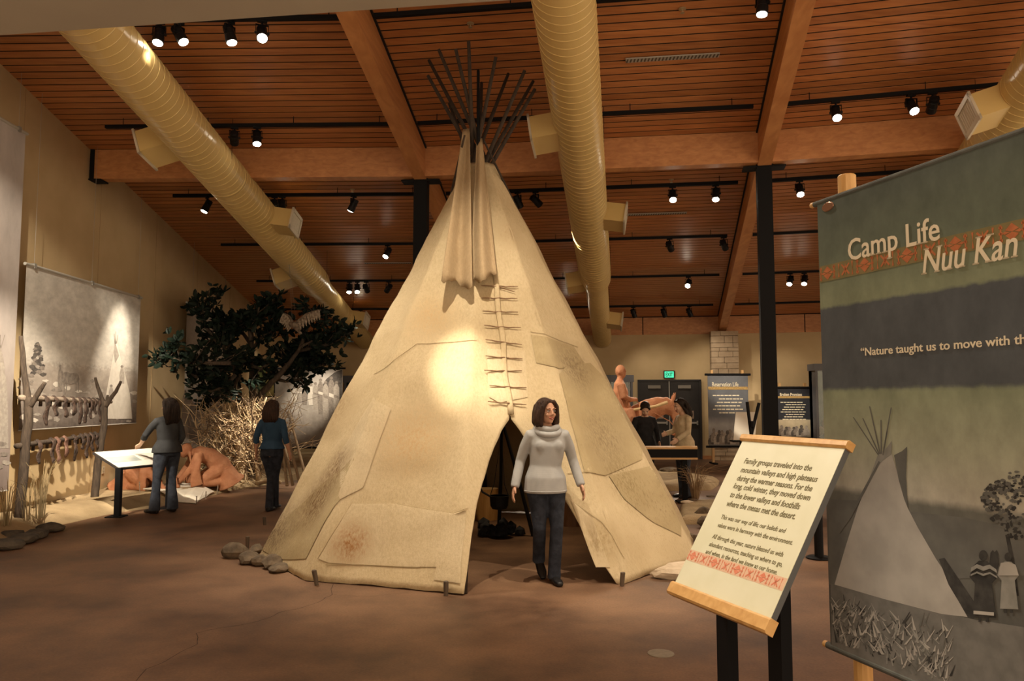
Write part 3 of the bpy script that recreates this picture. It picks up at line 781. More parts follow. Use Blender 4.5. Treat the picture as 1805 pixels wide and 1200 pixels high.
patch([(1005, 880), (1045, 915), (1075, 1000), (1050, 1000)], HIDE3)
patch([(772, 982), (800, 962), (814, 930), (812, 1028), (765, 1022)], HIDE3)
seam([(840, 600), (780, 604), (735, 606), (690, 640), (660, 660)]); seam([(935, 585), (1000, 605), (1018, 612)]); seam([(620, 888), (560, 985)]); seam([(700, 888), (800, 905), (825, 895)])
seam([(575, 995), (640, 995), (740, 1000), (760, 985), (800, 985)]); seam([(1000, 835), (1030, 832), (1066, 838), (1100, 815)])
seam([(640, 760), (600, 800)]); seam([(770, 985), (812, 960)]); seam([(1010, 885), (1060, 920), (1100, 985)])
# laced front: wooden pins through the overlap
mb = MB(); pts = []
mb.tube([cpoint(SEAMU + .01 * math.sin(z * 9), z, .012) for z in [DOORZ + .02 + k * .09 for k in range(19)]], [(.03, .012)] * 19, 8, side=(1, 0, 0)); mb.build('front_overlap', HIDE, tipi, smooth=True)
PIN = wood('pin_wood', (.16, .09, .045), (.3, .18, .09), scale=8, stretch=(1, 8, 8), rough=.7)
for py, xl, xr, tw in ((505, 848, 912, 2), (527, 849, 911, 1), (550, 850, 912, 2), (575, 853, 917, 4), (600, 855, 919, 9), (629, 855, 920, 5), (654, 853, 919, 1), (681, 862, 927, 4), (709, 859, 927, 6)):
    (fa, za), (fb, zb) = to_cover(xl, py), to_cover(xr, py + tw); mb = MB()
    d = [cpoint((fa + (fb - fa) * j / 6) % NP, za + (zb - za) * j / 6, .022 if j not in (2, 4) else .012) for j in range(7)]
    mb.tube(d, [.004, .006, .007, .007, .007, .006, .004], 7); mb.build('lacing_pin', PIN, tipi)
mb = MB(); a = to_cover(880, 508); b = to_cover(906, 516)
mb.tube([cpoint(a[0] % NP, a[1], .02), cpoint(b[0] % NP, b[1], .022)], .005, 6); mb.build('lacing_pin', PIN, tipi)
# smoke flaps: two hanging sheets with deep folds
def flap(corners, folds, depth, name, ph=0.0):
    (tlx, tly), (trx, try_), (brx, bry), (blx, bly) = corners
    rr = []; n, mrow = 36, 22
    for k in range(mrow + 1):
        t = k / mrow; row = []
        for j in range(n + 1):
            s = j / n
            px = (tlx + (trx - tlx) * s) * (1 - t) + (blx + (brx - blx) * s) * t
            py = (tly + (try_ - tly) * s) * (1 - t) + (bly + (bry - bly) * s) * t
            if k == mrow: py += 4 * math.sin(s * 9 + ph) + 2 * math.sin(s * 23)
            z = 1.62 + (706 - py) / 1377 * 8.6
            rad = TR_ * max(0.02, 1 - z / (HT + .12))
            yy = TC.y + (TA.y - TC.y) * (z / HT) - rad - .05 - .03 * t
            yy -= depth * t ** .5 * (.5 + .5 * math.sin(s * folds * 2 * math.pi + ph + .5 * math.sin(t * 3)))
            row.append(aty(px, py, yy))
        rr.append(row)
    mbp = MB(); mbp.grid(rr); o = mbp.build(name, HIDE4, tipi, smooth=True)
    q = o.modifiers.new('thick', 'SOLIDIFY'); q.thickness = .006
    return o
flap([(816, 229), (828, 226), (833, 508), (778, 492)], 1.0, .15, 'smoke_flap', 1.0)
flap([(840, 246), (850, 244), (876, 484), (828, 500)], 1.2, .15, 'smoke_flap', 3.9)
# poles: from the base ring through the crossing, tops fanned out
tips = [(826, 72), (803, 86), (773, 87), (756, 106), (754, 133), (792, 182), (874, 100), (896, 130), (925, 124), (940, 143), (943, 157), (849, 146)]
# match every pole to a tip on the side opposite to its foot
order = sorted(range(NP), key=lambda i: BASE[i].x)            # left feet first -> right tips
tips_s = sorted(tips, key=lambda p: -p[0])
for i, tp in zip(order, tips_s):
    foot = BASE[i] + (V((TC.x, TC.y, 0)) - BASE[i]).normalized() * .07
    back = (TA - foot)
    ytop = TA.y + (TA.y - foot.y) * .28
    tip = aty(tp[0], tp[1], ytop)
    # the pole stays straight: pass close to the crossing
    mb = MB(); mid = foot.lerp(tip, .5)
    mb.tube([foot, foot.lerp(tip, .35), foot.lerp(tip, .7), tip], [.042, .038, .030, .020], 9); mb.build('pole', POLE, tipi, smooth=True)
mb = MB(); mb.tube([aty(843, 330, 9.0), aty(843, 124, 9.15)], [.022, .018], 8); mb.build('pole', BLACK, tipi)
for (a, b, y0, y1) in (((772, 440), (819, 238), 9.3, 8.95), ((936, 420), (853, 248), 9.3, 9.05)):
    mb = MB(); mb.tube([aty(*a, y0), aty(*b, y1)], [.016, .012], 7); mb.build('smoke_flap_pole', POLE, tipi)
# pegs
PEG = wood('peg_wood', (.06, .045, .03), (.13, .09, .06), scale=6, stretch=(8, 8, 1), rough=.85)
for k, (px, py, h, tx, lab) in enumerate(((559, 1022, .13, -.03, 'wooden peg at the left front hem of the tipi'), (786, 1041, .12, .0, 'wooden peg left of the tipi doorway'), (1096, 1024, .12, .01, 'wooden peg right of the tipi doorway'),
                                (436, 968, .14, 0, 'wooden peg standing behind the stones left of the tipi'), (467, 925, .10, -.01, 'farthest wooden peg at the left side of the tipi'), (1226, 958, .10, 0, 'wooden peg right of the tipi behind the text panel'))):
    p = onz(px, py + (9 if k < 3 else 0)); mb = MB(); mb.tube([p + V((0, 0, -.02)), p + V((tx * .5, 0, h * .5)), p + V((tx, 0, h - .005)), p + V((tx, 0, h))], [.017, .021, .022, .018], 9)
    o = mb.build('tent_peg', PEG); tag(o, lab, 'peg', 'pegs round the tipi')
# stones
STONE = mat('field_stone', (.075, .055, .036), (.19, .14, .09), scale=7, rough=.9, bump=.5, bscale=22)
STONEP = mat('pale_stone', (.50, .40, .28), (.62, .51, .38), scale=5, rough=.9, bump=.4, bscale=18)
COAL = mat('charred_stone', (.008, .008, .009), (.03, .028, .027), scale=9, rough=.9, bump=.5, bscale=20)
def rock(c, size, seed, material, name, label, group=None, rot=0.0, sub=2, z0=0.0):
    bm = bmesh.new(); bmesh.ops.create_icosphere(bm, subdivisions=sub, radius=1)
    mrot = Matrix.Rotation(rot, 3, 'Z'); rnd = random.Random(seed); cuts = [(V((rnd.uniform(-1, 1), rnd.uniform(-1, 1), rnd.uniform(-.6, 1))).normalized(), rnd.uniform(.62, .9)) for _ in range(7)]
    for v in bm.verts:
        p = v.co.copy()
        for n, d in cuts:
            e = p.dot(n) - d
            if e > 0: p -= n * e * .85
        p *= 1 + .16 * nz(p + V((seed * 3.3, 0, 0)), 1.6)
        v.co = mrot @ V((p.x * size[0], p.y * size[1], max(p.z, -.75) * size[2] + size[2] * .72))
    me = bpy.data.meshes.new(name); bm.to_mesh(me); bm.free()
    o = link(me, name, material); o.location = V((c[0], c[1], z0))
    return tag(o, label, 'stone', group)
sl = ['large rounded stone at the left end of the row by the tipi', 'small dark stone wedged beside the large left stone', 'rounded stone third from the left in the row at the tipi hem', 'flat stone fourth from the left in the row at the tipi hem', 'brown stone in the middle of the row at the tipi hem', 'low flat stone in front of the row at the tipi hem', 'flat tilted stone at the right end of the row by the tipi', 'small stone lying on top of the row at the tipi hem']
for k, (px, py, w, h) in enumerate(((412, 985, 50, 26), (433, 992, 24, 14), (436, 994, 34, 20), (456, 998, 34, 18), (476, 1003, 36, 22), (489, 1008, 38, 12), (528, 1007, 44, 20), (450, 975, 22, 14))):
    p = onz(px, py); s = p.y / 1377
    rock((p.x, p.y + .06, 0), (w * s * .55, .10 + .03 * (k % 3), h * s * .62), k + 3, STONE, 'hem_stone', sl[k], 'stones at the tipi hem', rot=.3 * nz((k, 1, 0), 3))
p = onz(1195, 1018); rock((p.x + .05, p.y, 0), (.33, .13, .085), 31, STONEP, 'pale_stone', 'pale flat stone right of the doorway, half behind the text panel', rot=.1, sub=3)
p = onz(1222, 985); rock((p.x, p.y, 0), (.12, .1, .08), 33, STONEP, 'pale_stone', 'small pale stone touching the edge of the text panel')
p = onz(1212, 950); rock((p.x, p.y, 0), (.10, .1, .05), 34, STONE, 'dark_stone', 'small dark stone under the right corner of the tipi')
p = onz(1248, 930); rock((p.x, p.y, 0), (.16, .12, .09), 35, STONE, 'dark_stone', 'angular dark stone left of the text panel')

# ---- inside the tipi
fc = onz(880, 945)
IRON = mat('cast_iron', (.010, .010, .010), rough=.6)
tri = thing('cooking_tripod', 'black three-legged cooking tripod standing inside the tipi doorway', 'tripod', fc)
top = aty(884, 738, fc.y - .05)
for a in (onz(808, 905), onz(940, 945), V((fc.x - .01, fc.y + .25, 0))):
    mb = MB(); mb.tube([a, a.lerp(top, .5) + V((.01, 0, 0)), top + (top - a).normalized() * .12], [.024, .021, .017], 8); mb.build('leg', IRON, tri)
mb = MB(); mb.tube([top + V((0, 0, -.08)), top + V((0, 0, -.03))], [.035, .035], 10); mb.build('lashing', mat('rope', (.06, .045, .03), (.1, .08, .05), scale=20), tri)
pot = thing('cooking_pot', 'black iron pot with a long handle hanging from the tripod', 'pot', V((fc.x + .0, fc.y, .42)))
pc = aty(880, 882, fc.y - .12)
mb = MB(); mb.tube([pc + V((0, 0, -.10)), pc + V((0, 0, -.095)), pc + V((0, 0, -.06)), pc + V((0, 0, .05)), pc + V((0, 0, .06)), pc + V((0, 0, .06)), pc + V((0, 0, -.05))], [.06, .085, .105, .115, .125, .108, .09], 24); mb.build('bowl', IRON, pot, smooth=False)
mb = MB(); mb.tube([pc + V((-.1, 0, .045)), pc + V((-.2, 0, .10)), aty(846, 858, pc.y)], [.012, .012, .010], 8); mb.build('handle', IRON, pot)
mb = MB(); mb.tube([pc + V((-.11, 0, .05)), pc + V((-.06, 0, .2)), V((top.x, top.y, top.z - .15)), pc + V((.06, 0, .2)), pc + V((.11, 0, .05))], .005, 6); mb.build('bail', IRON, pot)
for k in range(13):
    a = k * 2.4; rr = .06 + .22 * ((k * .618) % 1); p = fc + V((math.cos(a) * rr * 1.05 - .02, math.sin(a) * rr * .5, 0))
    rock((p.x, p.y, 0), (.09, .08, .07 + .03 * (k % 2)), 50 + k, COAL, 'fire_stone', 'charred stone of the fire ring under the cooking pot', 'charred stones of the fire ring', rot=k, sub=1, z0=0.0 if k < 9 else .06)
# upright log seat
lp = onz(857, 915); LOG = wood('cut_log', (.50, .24, .06), (.72, .40, .13), scale=3, stretch=(5, 5, .8), rough=.55)
lg = thing('log_seat', 'pale peeled log standing upright as a seat inside the tipi', 'log', lp)
mb = MB(); n = 20; rows = [[lp + V((math.cos(2 * math.pi * j / n) * (.165 + .012 * nz((j * .7, 4, 0))), math.sin(2 * math.pi * j / n) * .15, z)) for j in range(n + 1)] for z in (0, .02, .2, .4, .42)]
mb.grid(rows); mb.build('trunk', LOG, lg, smooth=False)
mb = MB(); mb.tube([lp + V((0, 0, .40)), lp + V((0, 0, .42))], [(.165, .15), (.16, .145)], 20, side=(1, 0, 0)); mb.build('cut_top', mat('end_grain', (.62, .40, .17), (.7, .47, .22), scale=12, rough=.6), lg)
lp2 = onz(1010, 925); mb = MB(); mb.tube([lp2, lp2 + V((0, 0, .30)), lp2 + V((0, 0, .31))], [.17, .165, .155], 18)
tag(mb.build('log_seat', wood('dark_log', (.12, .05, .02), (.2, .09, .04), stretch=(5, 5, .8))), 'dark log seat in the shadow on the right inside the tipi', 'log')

ld = bpy.data.lights.new('tipi_lamp', 'SPOT'); ld.energy = 160; ld.color = (1, .74, .45); ld.shadow_soft_size = .05; ld.spot_size = R(80); ld.spot_blend = 1.0  # unseen warm lamp, added to brighten the log and the dim interior
lamp = thing('tipi_lamp', 'small unseen lamp added high inside the tipi to light the log', 'lamp', (TA.x + .12, TA.y - .1, 3.45))
mb = MB(); mb.tube([(TA.x + .12, TA.y - .1, 3.62), (TA.x + .12, TA.y - .1, 3.6), (TA.x + .12, TA.y - .1, 3.47), (TA.x + .12, TA.y - .1, 3.46)], [.02, .05, .055, .05], 14); mb.build('lamp_body', BLACKG, lamp)
lo = bpy.data.objects.new('lamp_beam', ld); COL.objects.link(lo); lo.parent = lamp; lo.location = (0, 0, -.05)
# ================================================================ LEFT SIDE EXHIBIT
SAND = mat('packed_sand', (.30, .215, .115), (.42, .31, .175), scale=3.5, rough=.95, bump=.5, bscale=40)
GRASS = mat('dry_grass', (.22, .16, .08), (.34, .26, .14), scale=9, rough=.9)
BARK = wood('grey_bark', (.035, .024, .016), (.095, .068, .047), scale=5, stretch=(8, 8, 1.2), rough=.9, bump=.5)
EDGE = [(4.5, -5.0), (7, -5.25), (8.2, -5.4), (9.3, -5.72), (10.2, -5.9), (11.0, -5.78), (11.7, -5.62), (12.3, -5.35), (13, -5.2), (14.3, -5.0), (15.8, -4.6), (17, -3.9), (18.5, -3.2), (20, -2.6), (22.65, -2.2)]
def bed_edge(y): return interp(EDGE, y)
def wall_x(y): return fan(-1.8, (y - AY) / math.cos(R(-1.8))).x
def bed_h(x, y):
    s = x and (bed_edge(y) + .10 * nz((0, y, 3), 1.3) - x)
    t = max(0, min(1, s / .42)); t = t * t * (3 - 2 * t)
    return t * (.14 + .035 * nz((x, y, 0), 1.1) + .012 * nz((x, y, 0), 5)) + .002 - (.03 if s < 0 else 0)
mb = MB(); rows = []
for i in range(110):
    y = 4.5 + 18.2 * i / 109; a, b = bed_edge(y) + .12, wall_x(y) + .004
    rows.append([V((a + (b - a) * (j / 22) ** 1.5, y, 0)) for j in range(23)])
for r in rows:
    for p in r: p.z = bed_h(p.x, p.y)
mb.grid(rows); tag(mb.build('sand_bed', SAND, smooth=True), 'raised sandy bed along the left wall under the exhibits', 'sand', kind='stuff')
for k, (px, py, w) in enumerate(((8, 968, .22), (36, 958, .2), (62, 948, .2), (88, 936, .22), (20, 950, .14))):
    p = onz(px, py); rock((p.x, p.y, 0), (w, w * .8, .07), 70 + k, mat('dark_edge_stone', (.045, .04, .035), (.12, .10, .075), scale=7, rough=.95, bump=.6, bscale=24), 'edging_stone',
        ['nearest dark edging stone at the left picture edge', 'second dark edging stone of the sand bed from the left', 'third dark edging stone of the sand bed from the left', 'last dark edging stone, below the grass tuft', 'small dark edging stone behind the others at the left'][k], 'edging stones of the sand bed', rot=k)

def tuft(p, n, h, spread, label, seed, material=GRASS, bend=.5):
    rnd = random.Random(seed); mb = MB(); p = V(p)
    for k in range(n):
        a = rnd.uniform(0, 6.28); r0 = rnd.uniform(0, .06); b = p + V((math.cos(a) * r0, math.sin(a) * r0, -.01)); l = h * rnd.uniform(.5, 1); d = V((math.cos(a), math.sin(a), 0)) * spread * rnd.uniform(.2, 1)
        pts = [b, b + d * .2 * l + V((0, 0, l * .45)), b + d * .55 * l + V((0, 0, l * .8)), b + d * (1 + bend * rnd.random()) * l + V((0, 0, l * (1 - .25 * bend * rnd.random())))]
        mb.tube(pts, [.004, .0035, .0028, .001], 3, caps=False)
    return tag(mb.build('grass_tuft', material), label, 'grass', 'dry grass tufts', 'stuff')
def bedp(px, py, z=.14): return onz(px, py, z)
p = bedp(70, 912); tuft(p, 34, .85, .25, 'tall dry grass tuft beside the left post of the drying rack', 1)
p = bedp(12, 925); tuft(p, 26, .6, .35, 'dry grass at the left picture edge', 2)
p = bedp(50, 915); tuft(p, 16, .6, .3, 'thin dry grass at the foot of the drying rack post', 3)

# ---- printed cloth banners
CLOTHB = None
def print_material(name, stops, nscale=9.0, namt=.25, mott=(1, 1, 1), grain=.5, warp=.02, edge=.03, vdir=1):
    """bands of printed tone from bottom (0) to top (1) of the cloth, mottled"""
    m, nt, b = nodes_of(name); L = nt.links
    uv = nt.nodes.new('ShaderNodeUVMap'); sep = nt.nodes.new('ShaderNodeSeparateXYZ'); L.new(uv.outputs[0], sep.inputs[0])
    n1 = nt.nodes.new('ShaderNodeTexNoise'); n1.inputs['Scale'].default_value = nscale; n1.inputs['Detail'].default_value = 8; n1.inputs['Roughness'].default_value = .65; L.new(uv.outputs[0], n1.inputs['Vector'])
    n0 = nt.nodes.new('ShaderNodeTexNoise'); n0.inputs['Scale'].default_value = nscale * 3; n0.inputs['Detail'].default_value = 5; L.new(uv.outputs[0], n0.inputs['Vector'])
    ma = nt.nodes.new('ShaderNodeMath'); ma.operation = 'MULTIPLY_ADD'; ma.inputs[1].default_value = warp; L.new(n0.outputs['Fac'], ma.inputs[0])
    sub = nt.nodes.new('ShaderNodeMath'); sub.operation = 'SUBTRACT'; sub.inputs[1].default_value = warp * .5; L.new(sep.outputs['Y'], sub.inputs[0]); L.new(sub.outputs[0], ma.inputs[2])
    r = nt.nodes.new('ShaderNodeValToRGB'); cr = r.color_ramp
    cr.elements[0].position = stops[0][0]; cr.elements[0].color = (*stops[0][1], 1); cr.elements[1].position = stops[-1][0]; cr.elements[1].color = (*stops[-1][1], 1)
    for pos, c in stops[1:-1]: e = cr.elements.new(pos); e.color = (*c, 1)
    L.new(ma.outputs[0], r.inputs[0])
    g = nt.nodes.new('ShaderNodeMapRange'); g.inputs[1].default_value = .3; g.inputs[2].default_value = .7; g.inputs[3].default_value = 1 - namt; g.inputs[4].default_value = 1 + namt; L.new(n1.outputs['Fac'], g.inputs[0])
    mx = nt.nodes.new('ShaderNodeVectorMath'); mx.operation = 'SCALE'; L.new(r.outputs[0], mx.inputs[0]); L.new(g.outputs[0], mx.inputs['Scale'])
    L.new(mx.outputs[0], b.inputs['Base Color']); b.inputs['Roughness'].default_value = .8; b.inputs['Specular IOR Level'].default_value = .15
    return m
def cloth(bl, br, tr, tl, th, nrm, name, material, parent, wav=.006, nx=16, ny=16):
    nrm = V(nrm).normalized(); bl, br, tr, tl = map(V, (bl, br, tr, tl)); off = ORG[parent.name]
    vs, fs, uvs = [], [], []
    for side in (1, 0):
        for i in range(ny + 1):
            for j in range(nx + 1):
                s, t = j / nx, i / ny
                p = bl.lerp(br, s).lerp(tl.lerp(tr, s), t) + nrm * (wav * math.sin(s * 9 + 1.3 * math.sin(t * 3)) * (1 - abs(2 * t - 1)) + (0 if side else -th))
                vs.append(tuple(p - off)); uvs.append((s, t))
    k = (nx + 1) * (ny + 1)
    for i in range(ny):
        for j in range(nx):
            a = i * (nx + 1) + j; q = (a, a + 1, a + nx + 2, a + nx + 1)
            fs.append(q); fs.append(tuple(k + x for x in reversed(q)))
    me = bpy.data.meshes.new(name); me.from_pydata(vs, [], fs); ul = me.uv_layers.new(name='UVMap')
    for l in me.loops: ul.data[l.index].uv = uvs[l.vertex_index]
    me.update(); return link(me, name, material, parent, True)
WN = V((math.cos(R(-1.8)), -math.sin(R(-1.8)), 0)); WN = -out
WP0 = fan(-1.8, 46) + WN * .16
def wp(px, py, lift=0.0): return onplane(px, py, WP0 + WN * lift, WN)
RAIL = mat('clear_rail', (.45, .43, .38), rough=.35)
def wall_banner(name, label, tl, tr, zb, material, clips, cables=True):
    TL, TRR = wp(*tl), wp(*tr); TRR.z = TL.z
    BL, BR = V((TL.x, TL.y, zb)), V((TRR.x, TRR.y, zb))
    root = thing(name, label, 'banner', BL.lerp(BR, .5))
    cloth(BL, BR, TRR, TL, .002, WN, 'printed_cloth', material, root, 0.0)
    mb = MB(); mb.tube([TL - (TRR - TL).normalized() * .04, TRR + (TRR - TL).normalized() * .04], .022, 10); mb.build('top_rail', RAIL, root)
    mb = MB(); mb.tube([BL, BR], .008, 8); mb.build('bottom_rail', RAIL, root)
    for c in clips:
        p = TL.lerp(TRR, c); mb = MB(); mb.box(p, (.05, .05, .07)); mb.build('clip', GREYM, root)
        mb = MB(); mb.cyl(p, V((p.x, p.y, wall_top(p, 0))), .0025, 4); mb.build('cable', GREYM, root)
    return root, BL, BR, TRR, TL
def printed(root, pts, plane, material, lift, name='print'):
    n, p0 = plane; mb = MB(); poly = [onplane(x, y, p0 + n * (lift * .3), n) for x, y in pts]
    mb.slab(poly, n, .0003); return mb.build(name, material, root)
GR = (.34, .30, .26)
B1 = print_material('sepia_camp_print', [(0, (.13, .105, .09)), (.12, (.25, .21, .18)), (.33, (.38, .33, .28)), (.40, (.42, .37, .32)), (.43, (.54, .50, .44)), (1, (.56, .53, .48))], nscale=16, namt=.2, warp=.14)
r1, *_ = wall_banner('photo_banner', 'large sepia camp photograph banner behind the drying rack', (47, 465), (248, 527), 1.22, B1, (.05, .5, .97))
PL = (WN, WP0)
INK = mat('print_dark', (.07, .06, .055), (.13, .115, .10), scale=18, rough=.8); INKM = mat('print_mid', (.20, .17, .145), (.30, .26, .22), scale=22, rough=.8); INKL = mat('print_light', (.70, .65, .57), (.62, .57, .49), scale=12, rough=.8)
INKS = mat('print_soft', (.33, .29, .25), (.44, .39, .33), scale=22, rough=.8)
def blob(cx, cy, rx, ry, n=26, seed=0, amp=.28, pw=1.0):
    return [(cx + rx * math.cos(a) * (1 + amp * nz((math.cos(a) * 2 + seed * 5, math.sin(a) * 2, seed), 1.7)), cy + ry * math.sin(a) * (1 + amp * nz((math.cos(a) * 2 + seed * 5, math.sin(a) * 2 + 7, seed), 1.7))) for a in [2 * math.pi * k / n for k in range(n)]]
def disc(cx, cy, r, n=12, sx=1.0): return [(cx + r * sx * math.cos(2 * math.pi * k / n), cy + r * math.sin(2 * math.pi * k / n)) for k in range(n)]
for k in range(26):                              # spruce made of tufts
    t = k / 25; w_ = 3 + 12 * t; printed(r1, blob(66 + w_ * math.sin(k * 2.7) * .8, 606 + 56 * t, 3.4 + 2.2 * t, 3.6, 12, k, .6), PL, (INK, INKM)[k % 3 == 1], .002 + .0002 * k, 'printed_tree')
printed(r1, [(180, 738), (188, 690), (197, 640), (203, 604), (206, 604), (213, 632), (221, 662), (229, 694), (233, 738)], PL, INKL, .008, 'printed_tent')
for a, b_ in (((203, 606), (201, 588)), ((204, 606), (204, 584)), ((205, 606), (208, 590))): printed(r1, [(a[0] - .5, a[1]), (a[0] + .5, a[1]), (b_[0] + .4, b_[1]), (b_[0] - .4, b_[1])], PL, INKM, .009, 'printed_pole')
printed(r1, [(200, 622), (203, 604), (206, 612), (210, 627), (203, 640)], PL, INKS, .009, 'printed_smoke_flap')
for x, y_, h_ in ((215, 646, 30), (196, 680, 24), (106, 645, 44)):
    printed(r1, disc(x, y_, 2.6, 12), PL, INKM, .011, 'printed_head'); printed(r1, [(x - 2, y_ + 2.5), (x + 2, y_ + 2.5), (x + 4.5, y_ + h_ * .45), (x + 4, y_ + h_), (x - 4, y_ + h_), (x - 4.5, y_ + h_ * .45)], PL, INKS if x != 106 else INKM, .010, 'printed_figure')
printed(r1, [(109, 664), (113, 656), (118, 655), (124, 658), (133, 657), (138, 660), (140, 668), (138, 674), (126, 677), (115, 676), (110, 672)], PL, INKM, .012, 'printed_horse')
printed(r1, [(114, 660), (109, 651), (105, 655), (102, 664), (105, 666), (109, 661), (112, 668)], PL, INKM, .0122, 'printed_horse')
for x in (112, 116, 133, 137): printed(r1, [(x, 672), (x + 2.4, 672), (x + 1.8, 690), (x + .4, 690)], PL, INKM, .0124, 'printed_horse')
for k in range(70):                              # sagebrush in the foreground
    x = 36 + (k * 53.7) % 205; y_ = 668 + (k * 29.3) % 76
    if 178 < x < 234 and y_ < 728: continue
    printed(r1, blob(x, y_, 3.5 + k % 4, 2.4 + k % 3, 10, k, .7), PL, (INKM, INKS, INKS, INKL)[k % 4], .004 + .00005 * k, 'printed_brush')
B0 = print_material('sepia_print_pale', [(0, (.25, .20, .18)), (.3, (.36, .31, .28)), (.5, (.50, .45, .42)), (1, (.48, .44, .42))], nscale=7, namt=.15, warp=.06)
r0, *_ = wall_banner('photo_banner', 'pale sepia photograph banner cut by the left picture edge', (-170, 110), (45, 240), .45, B0, (.3, .93))
printed(r0, [(-34, 790), (-18, 700), (-4, 630), (1, 612), (6, 630), (13, 690), (15, 790)], PL, INKS, .006, 'printed_tent')
for bx in (-6, 0, 8): printed(r0, [(1, 614), (2, 614), (bx + 1.2, 590), (bx, 590)], PL, INKM, .007, 'printed_pole')
for k in range(14): printed(r0, blob(-30 + (k * 17) % 44, 760 + (k * 11) % 70, 7, 4, 12, k, .6), PL, (INKM, INKS)[k % 2], .008 + .0002 * k, 'printed_brush')
B2 = print_material('sepia_print_rock', [(0, (.22, .19, .17)), (.32, (.34, .30, .27)), (.42, (.60, .55, .48)), (1, (.56, .52, .46))], nscale=6, namt=.2, warp=.12)
r2, *_ = wall_banner('photo_banner', 'tall sepia landscape banner behind the tree on the left wall', (330, 533), (399, 553), .75, B2, (.12, .95))
printed(r2, [(352, 612), (355, 660), (357, 690), (359, 660), (364, 612), (363, 612), (358, 655), (353, 612)], PL, INKM, .006, 'printed_poles')
printed(r2, [(318, 795), (322, 700), (330, 676), (345, 668), (340, 700), (330, 740), (336, 795)], PL, INKS, .006, 'printed_rock')
printed(r2, [(332, 795), (345, 760), (368, 754), (385, 750), (392, 795)], PL, INKM, .007, 'printed_rock')

# ---- drying rack: two forked posts, two poles, strips of dried meat
rk1 = V((onz(34, 910, .15))); rk2 = onz(167, 876, .15)
rack = thing('drying_rack', 'rough forked-branch drying rack standing by the left wall', 'rack', V((rk1.x, rk1.y, .1)))
def P1(px, py): return aty(px, py, rk1.y)
def P2(px, py): return aty(px, py, rk2.y)
def limb(pts, rad, name, parent, material=BARK, n=9, seed=0, wob=.012):
    q = []; rr = []
    for k in range(len(pts) - 1):
        for j in range(4):
            t = j / 4; p = pts[k].lerp(pts[k + 1], t); q.append(p + V((nz(p + V((seed, 0, 0)), 4), nz(p + V((0, seed, 5)), 4), 0)) * wob); rr.append(rad[k] + (rad[k + 1] - rad[k]) * t)
    q.append(pts[-1]); rr.append(rad[-1]); mb = MB(); mb.tube(q, rr, n); return mb.build(name, material, parent, smooth=True)
g1 = V((rk1.x, rk1.y, .05)); g2 = V((rk2.x, rk2.y, .05))
limb([g1, P1(41, 830), P1(49, 745), P1(51, 700)], [.062, .058, .056, .052], 'post', rack)
limb([P1(50, 715), P1(46, 680), P1(40, 630), P1(37, 592)], [.05, .038, .033, .026], 'post_branch', rack, seed=3)
limb([P1(52, 716), P1(62, 702), P1(72, 685), P1(80, 674)], [.046, .034, .030, .022], 'post_branch', rack, seed=5)
limb([g2, P2(173, 815), P2(182, 755), P2(186, 706)], [.06, .055, .050, .046], 'post', rack, seed=7)
limb([P2(184, 716), P2(178, 700), P2(172, 682), P2(168, 665)], [.042, .03, .026, .018], 'post_branch', rack, seed=9)
limb([P2(186, 716), P2(195, 702), P2(205, 690), P2(213, 672)], [.042, .032, .028, .02], 'post_branch', rack, seed=11)
limb([P2(188, 712), P2(190, 696)], [.03, .018], 'post_branch', rack, seed=13)
def rp(px, py):                                # a point in the rack's own plane
    n = (rk2 - rk1).cross(V((0, 0, 1))).normalized(); return onplane(px, py, rk1, n)
GB = wood('pale_pole', (.20, .155, .115), (.36, .29, .22), scale=5, stretch=(3, 3, 8), rough=.85, bump=.4)
tofs = (rk2 - rk1).cross(V((0, 0, 1))).normalized(); tofs = tofs * (-.05 if tofs.x > 0 else .05)
up_a, up_b = rp(36, 701) , rp(196, 708); lo_a, lo_b = rp(29, 786), rp(177, 765)
limb([up_a, up_a.lerp(up_b, .5), up_b], [.040, .036, .028], 'cross_pole', rack, GB, seed=15); limb([lo_a, lo_a.lerp(lo_b, .5), lo_b], [.036, .030, .026], 'cross_pole', rack, BARK, seed=17)
MEAT = mat('dried_meat', (.028, .020, .016), (.10, .062, .045), scale=16, rough=.75, bump=.8, bscale=40); MEAT2 = mat('dried_meat_red', (.12, .055, .038), (.25, .14, .10), scale=16, rough=.75, bump=.8, bscale=40)
def strip_meat(px, L, w, row, k, red=False):
    a, b = (up_a, up_b) if row else (lo_a, lo_b)
    s = (px - proj(a)[0]) / (proj(b)[0] - proj(a)[0]); t = a.lerp(b, s); rr = .040
    d = (b - a).normalized(); n = d.cross(V((0, 0, 1))).normalized()
    pts = [t - n * rr * 1.1 + V((0, 0, -.10)), t - n * rr * 1.05, t + V((0, 0, rr * 1.08)), t + n * rr * 1.05]
    rad = [(w * .7, .012), (w * .8, .012), (w * .9, .011), (w, .013)]
    m_ = 9; rnd = random.Random(k * 7 + row)
    for j in range(1, m_ + 1):
        f = j / m_; pts.append(t + n * (rr * 1.05 + .012 * math.sin(j * .8 + k)) + d * (.008 * math.sin(j * .6 + k * 2)) + V((0, 0, -L * f))); ww = w * (1 + .22 * math.sin(j * 1.4 + k * 1.7)) * (1 if j < m_ else .35); rad.append((max(.012, ww), .009 + .005 * rnd.random()))
    mb = MB(); mb.tube(pts, rad, 9, side=d)
    ords = ['first', 'second', 'third', 'fourth', 'fifth', 'sixth', 'seventh', 'eighth', 'ninth', 'tenth']
    tag(mb.build('dried_meat_strip', MEAT2 if red else MEAT, smooth=True), '%s dried meat strip from the left on the rack\'s %s pole' % (ords[k], 'upper' if row else 'lower'), 'meat strip', 'dried meat strips')
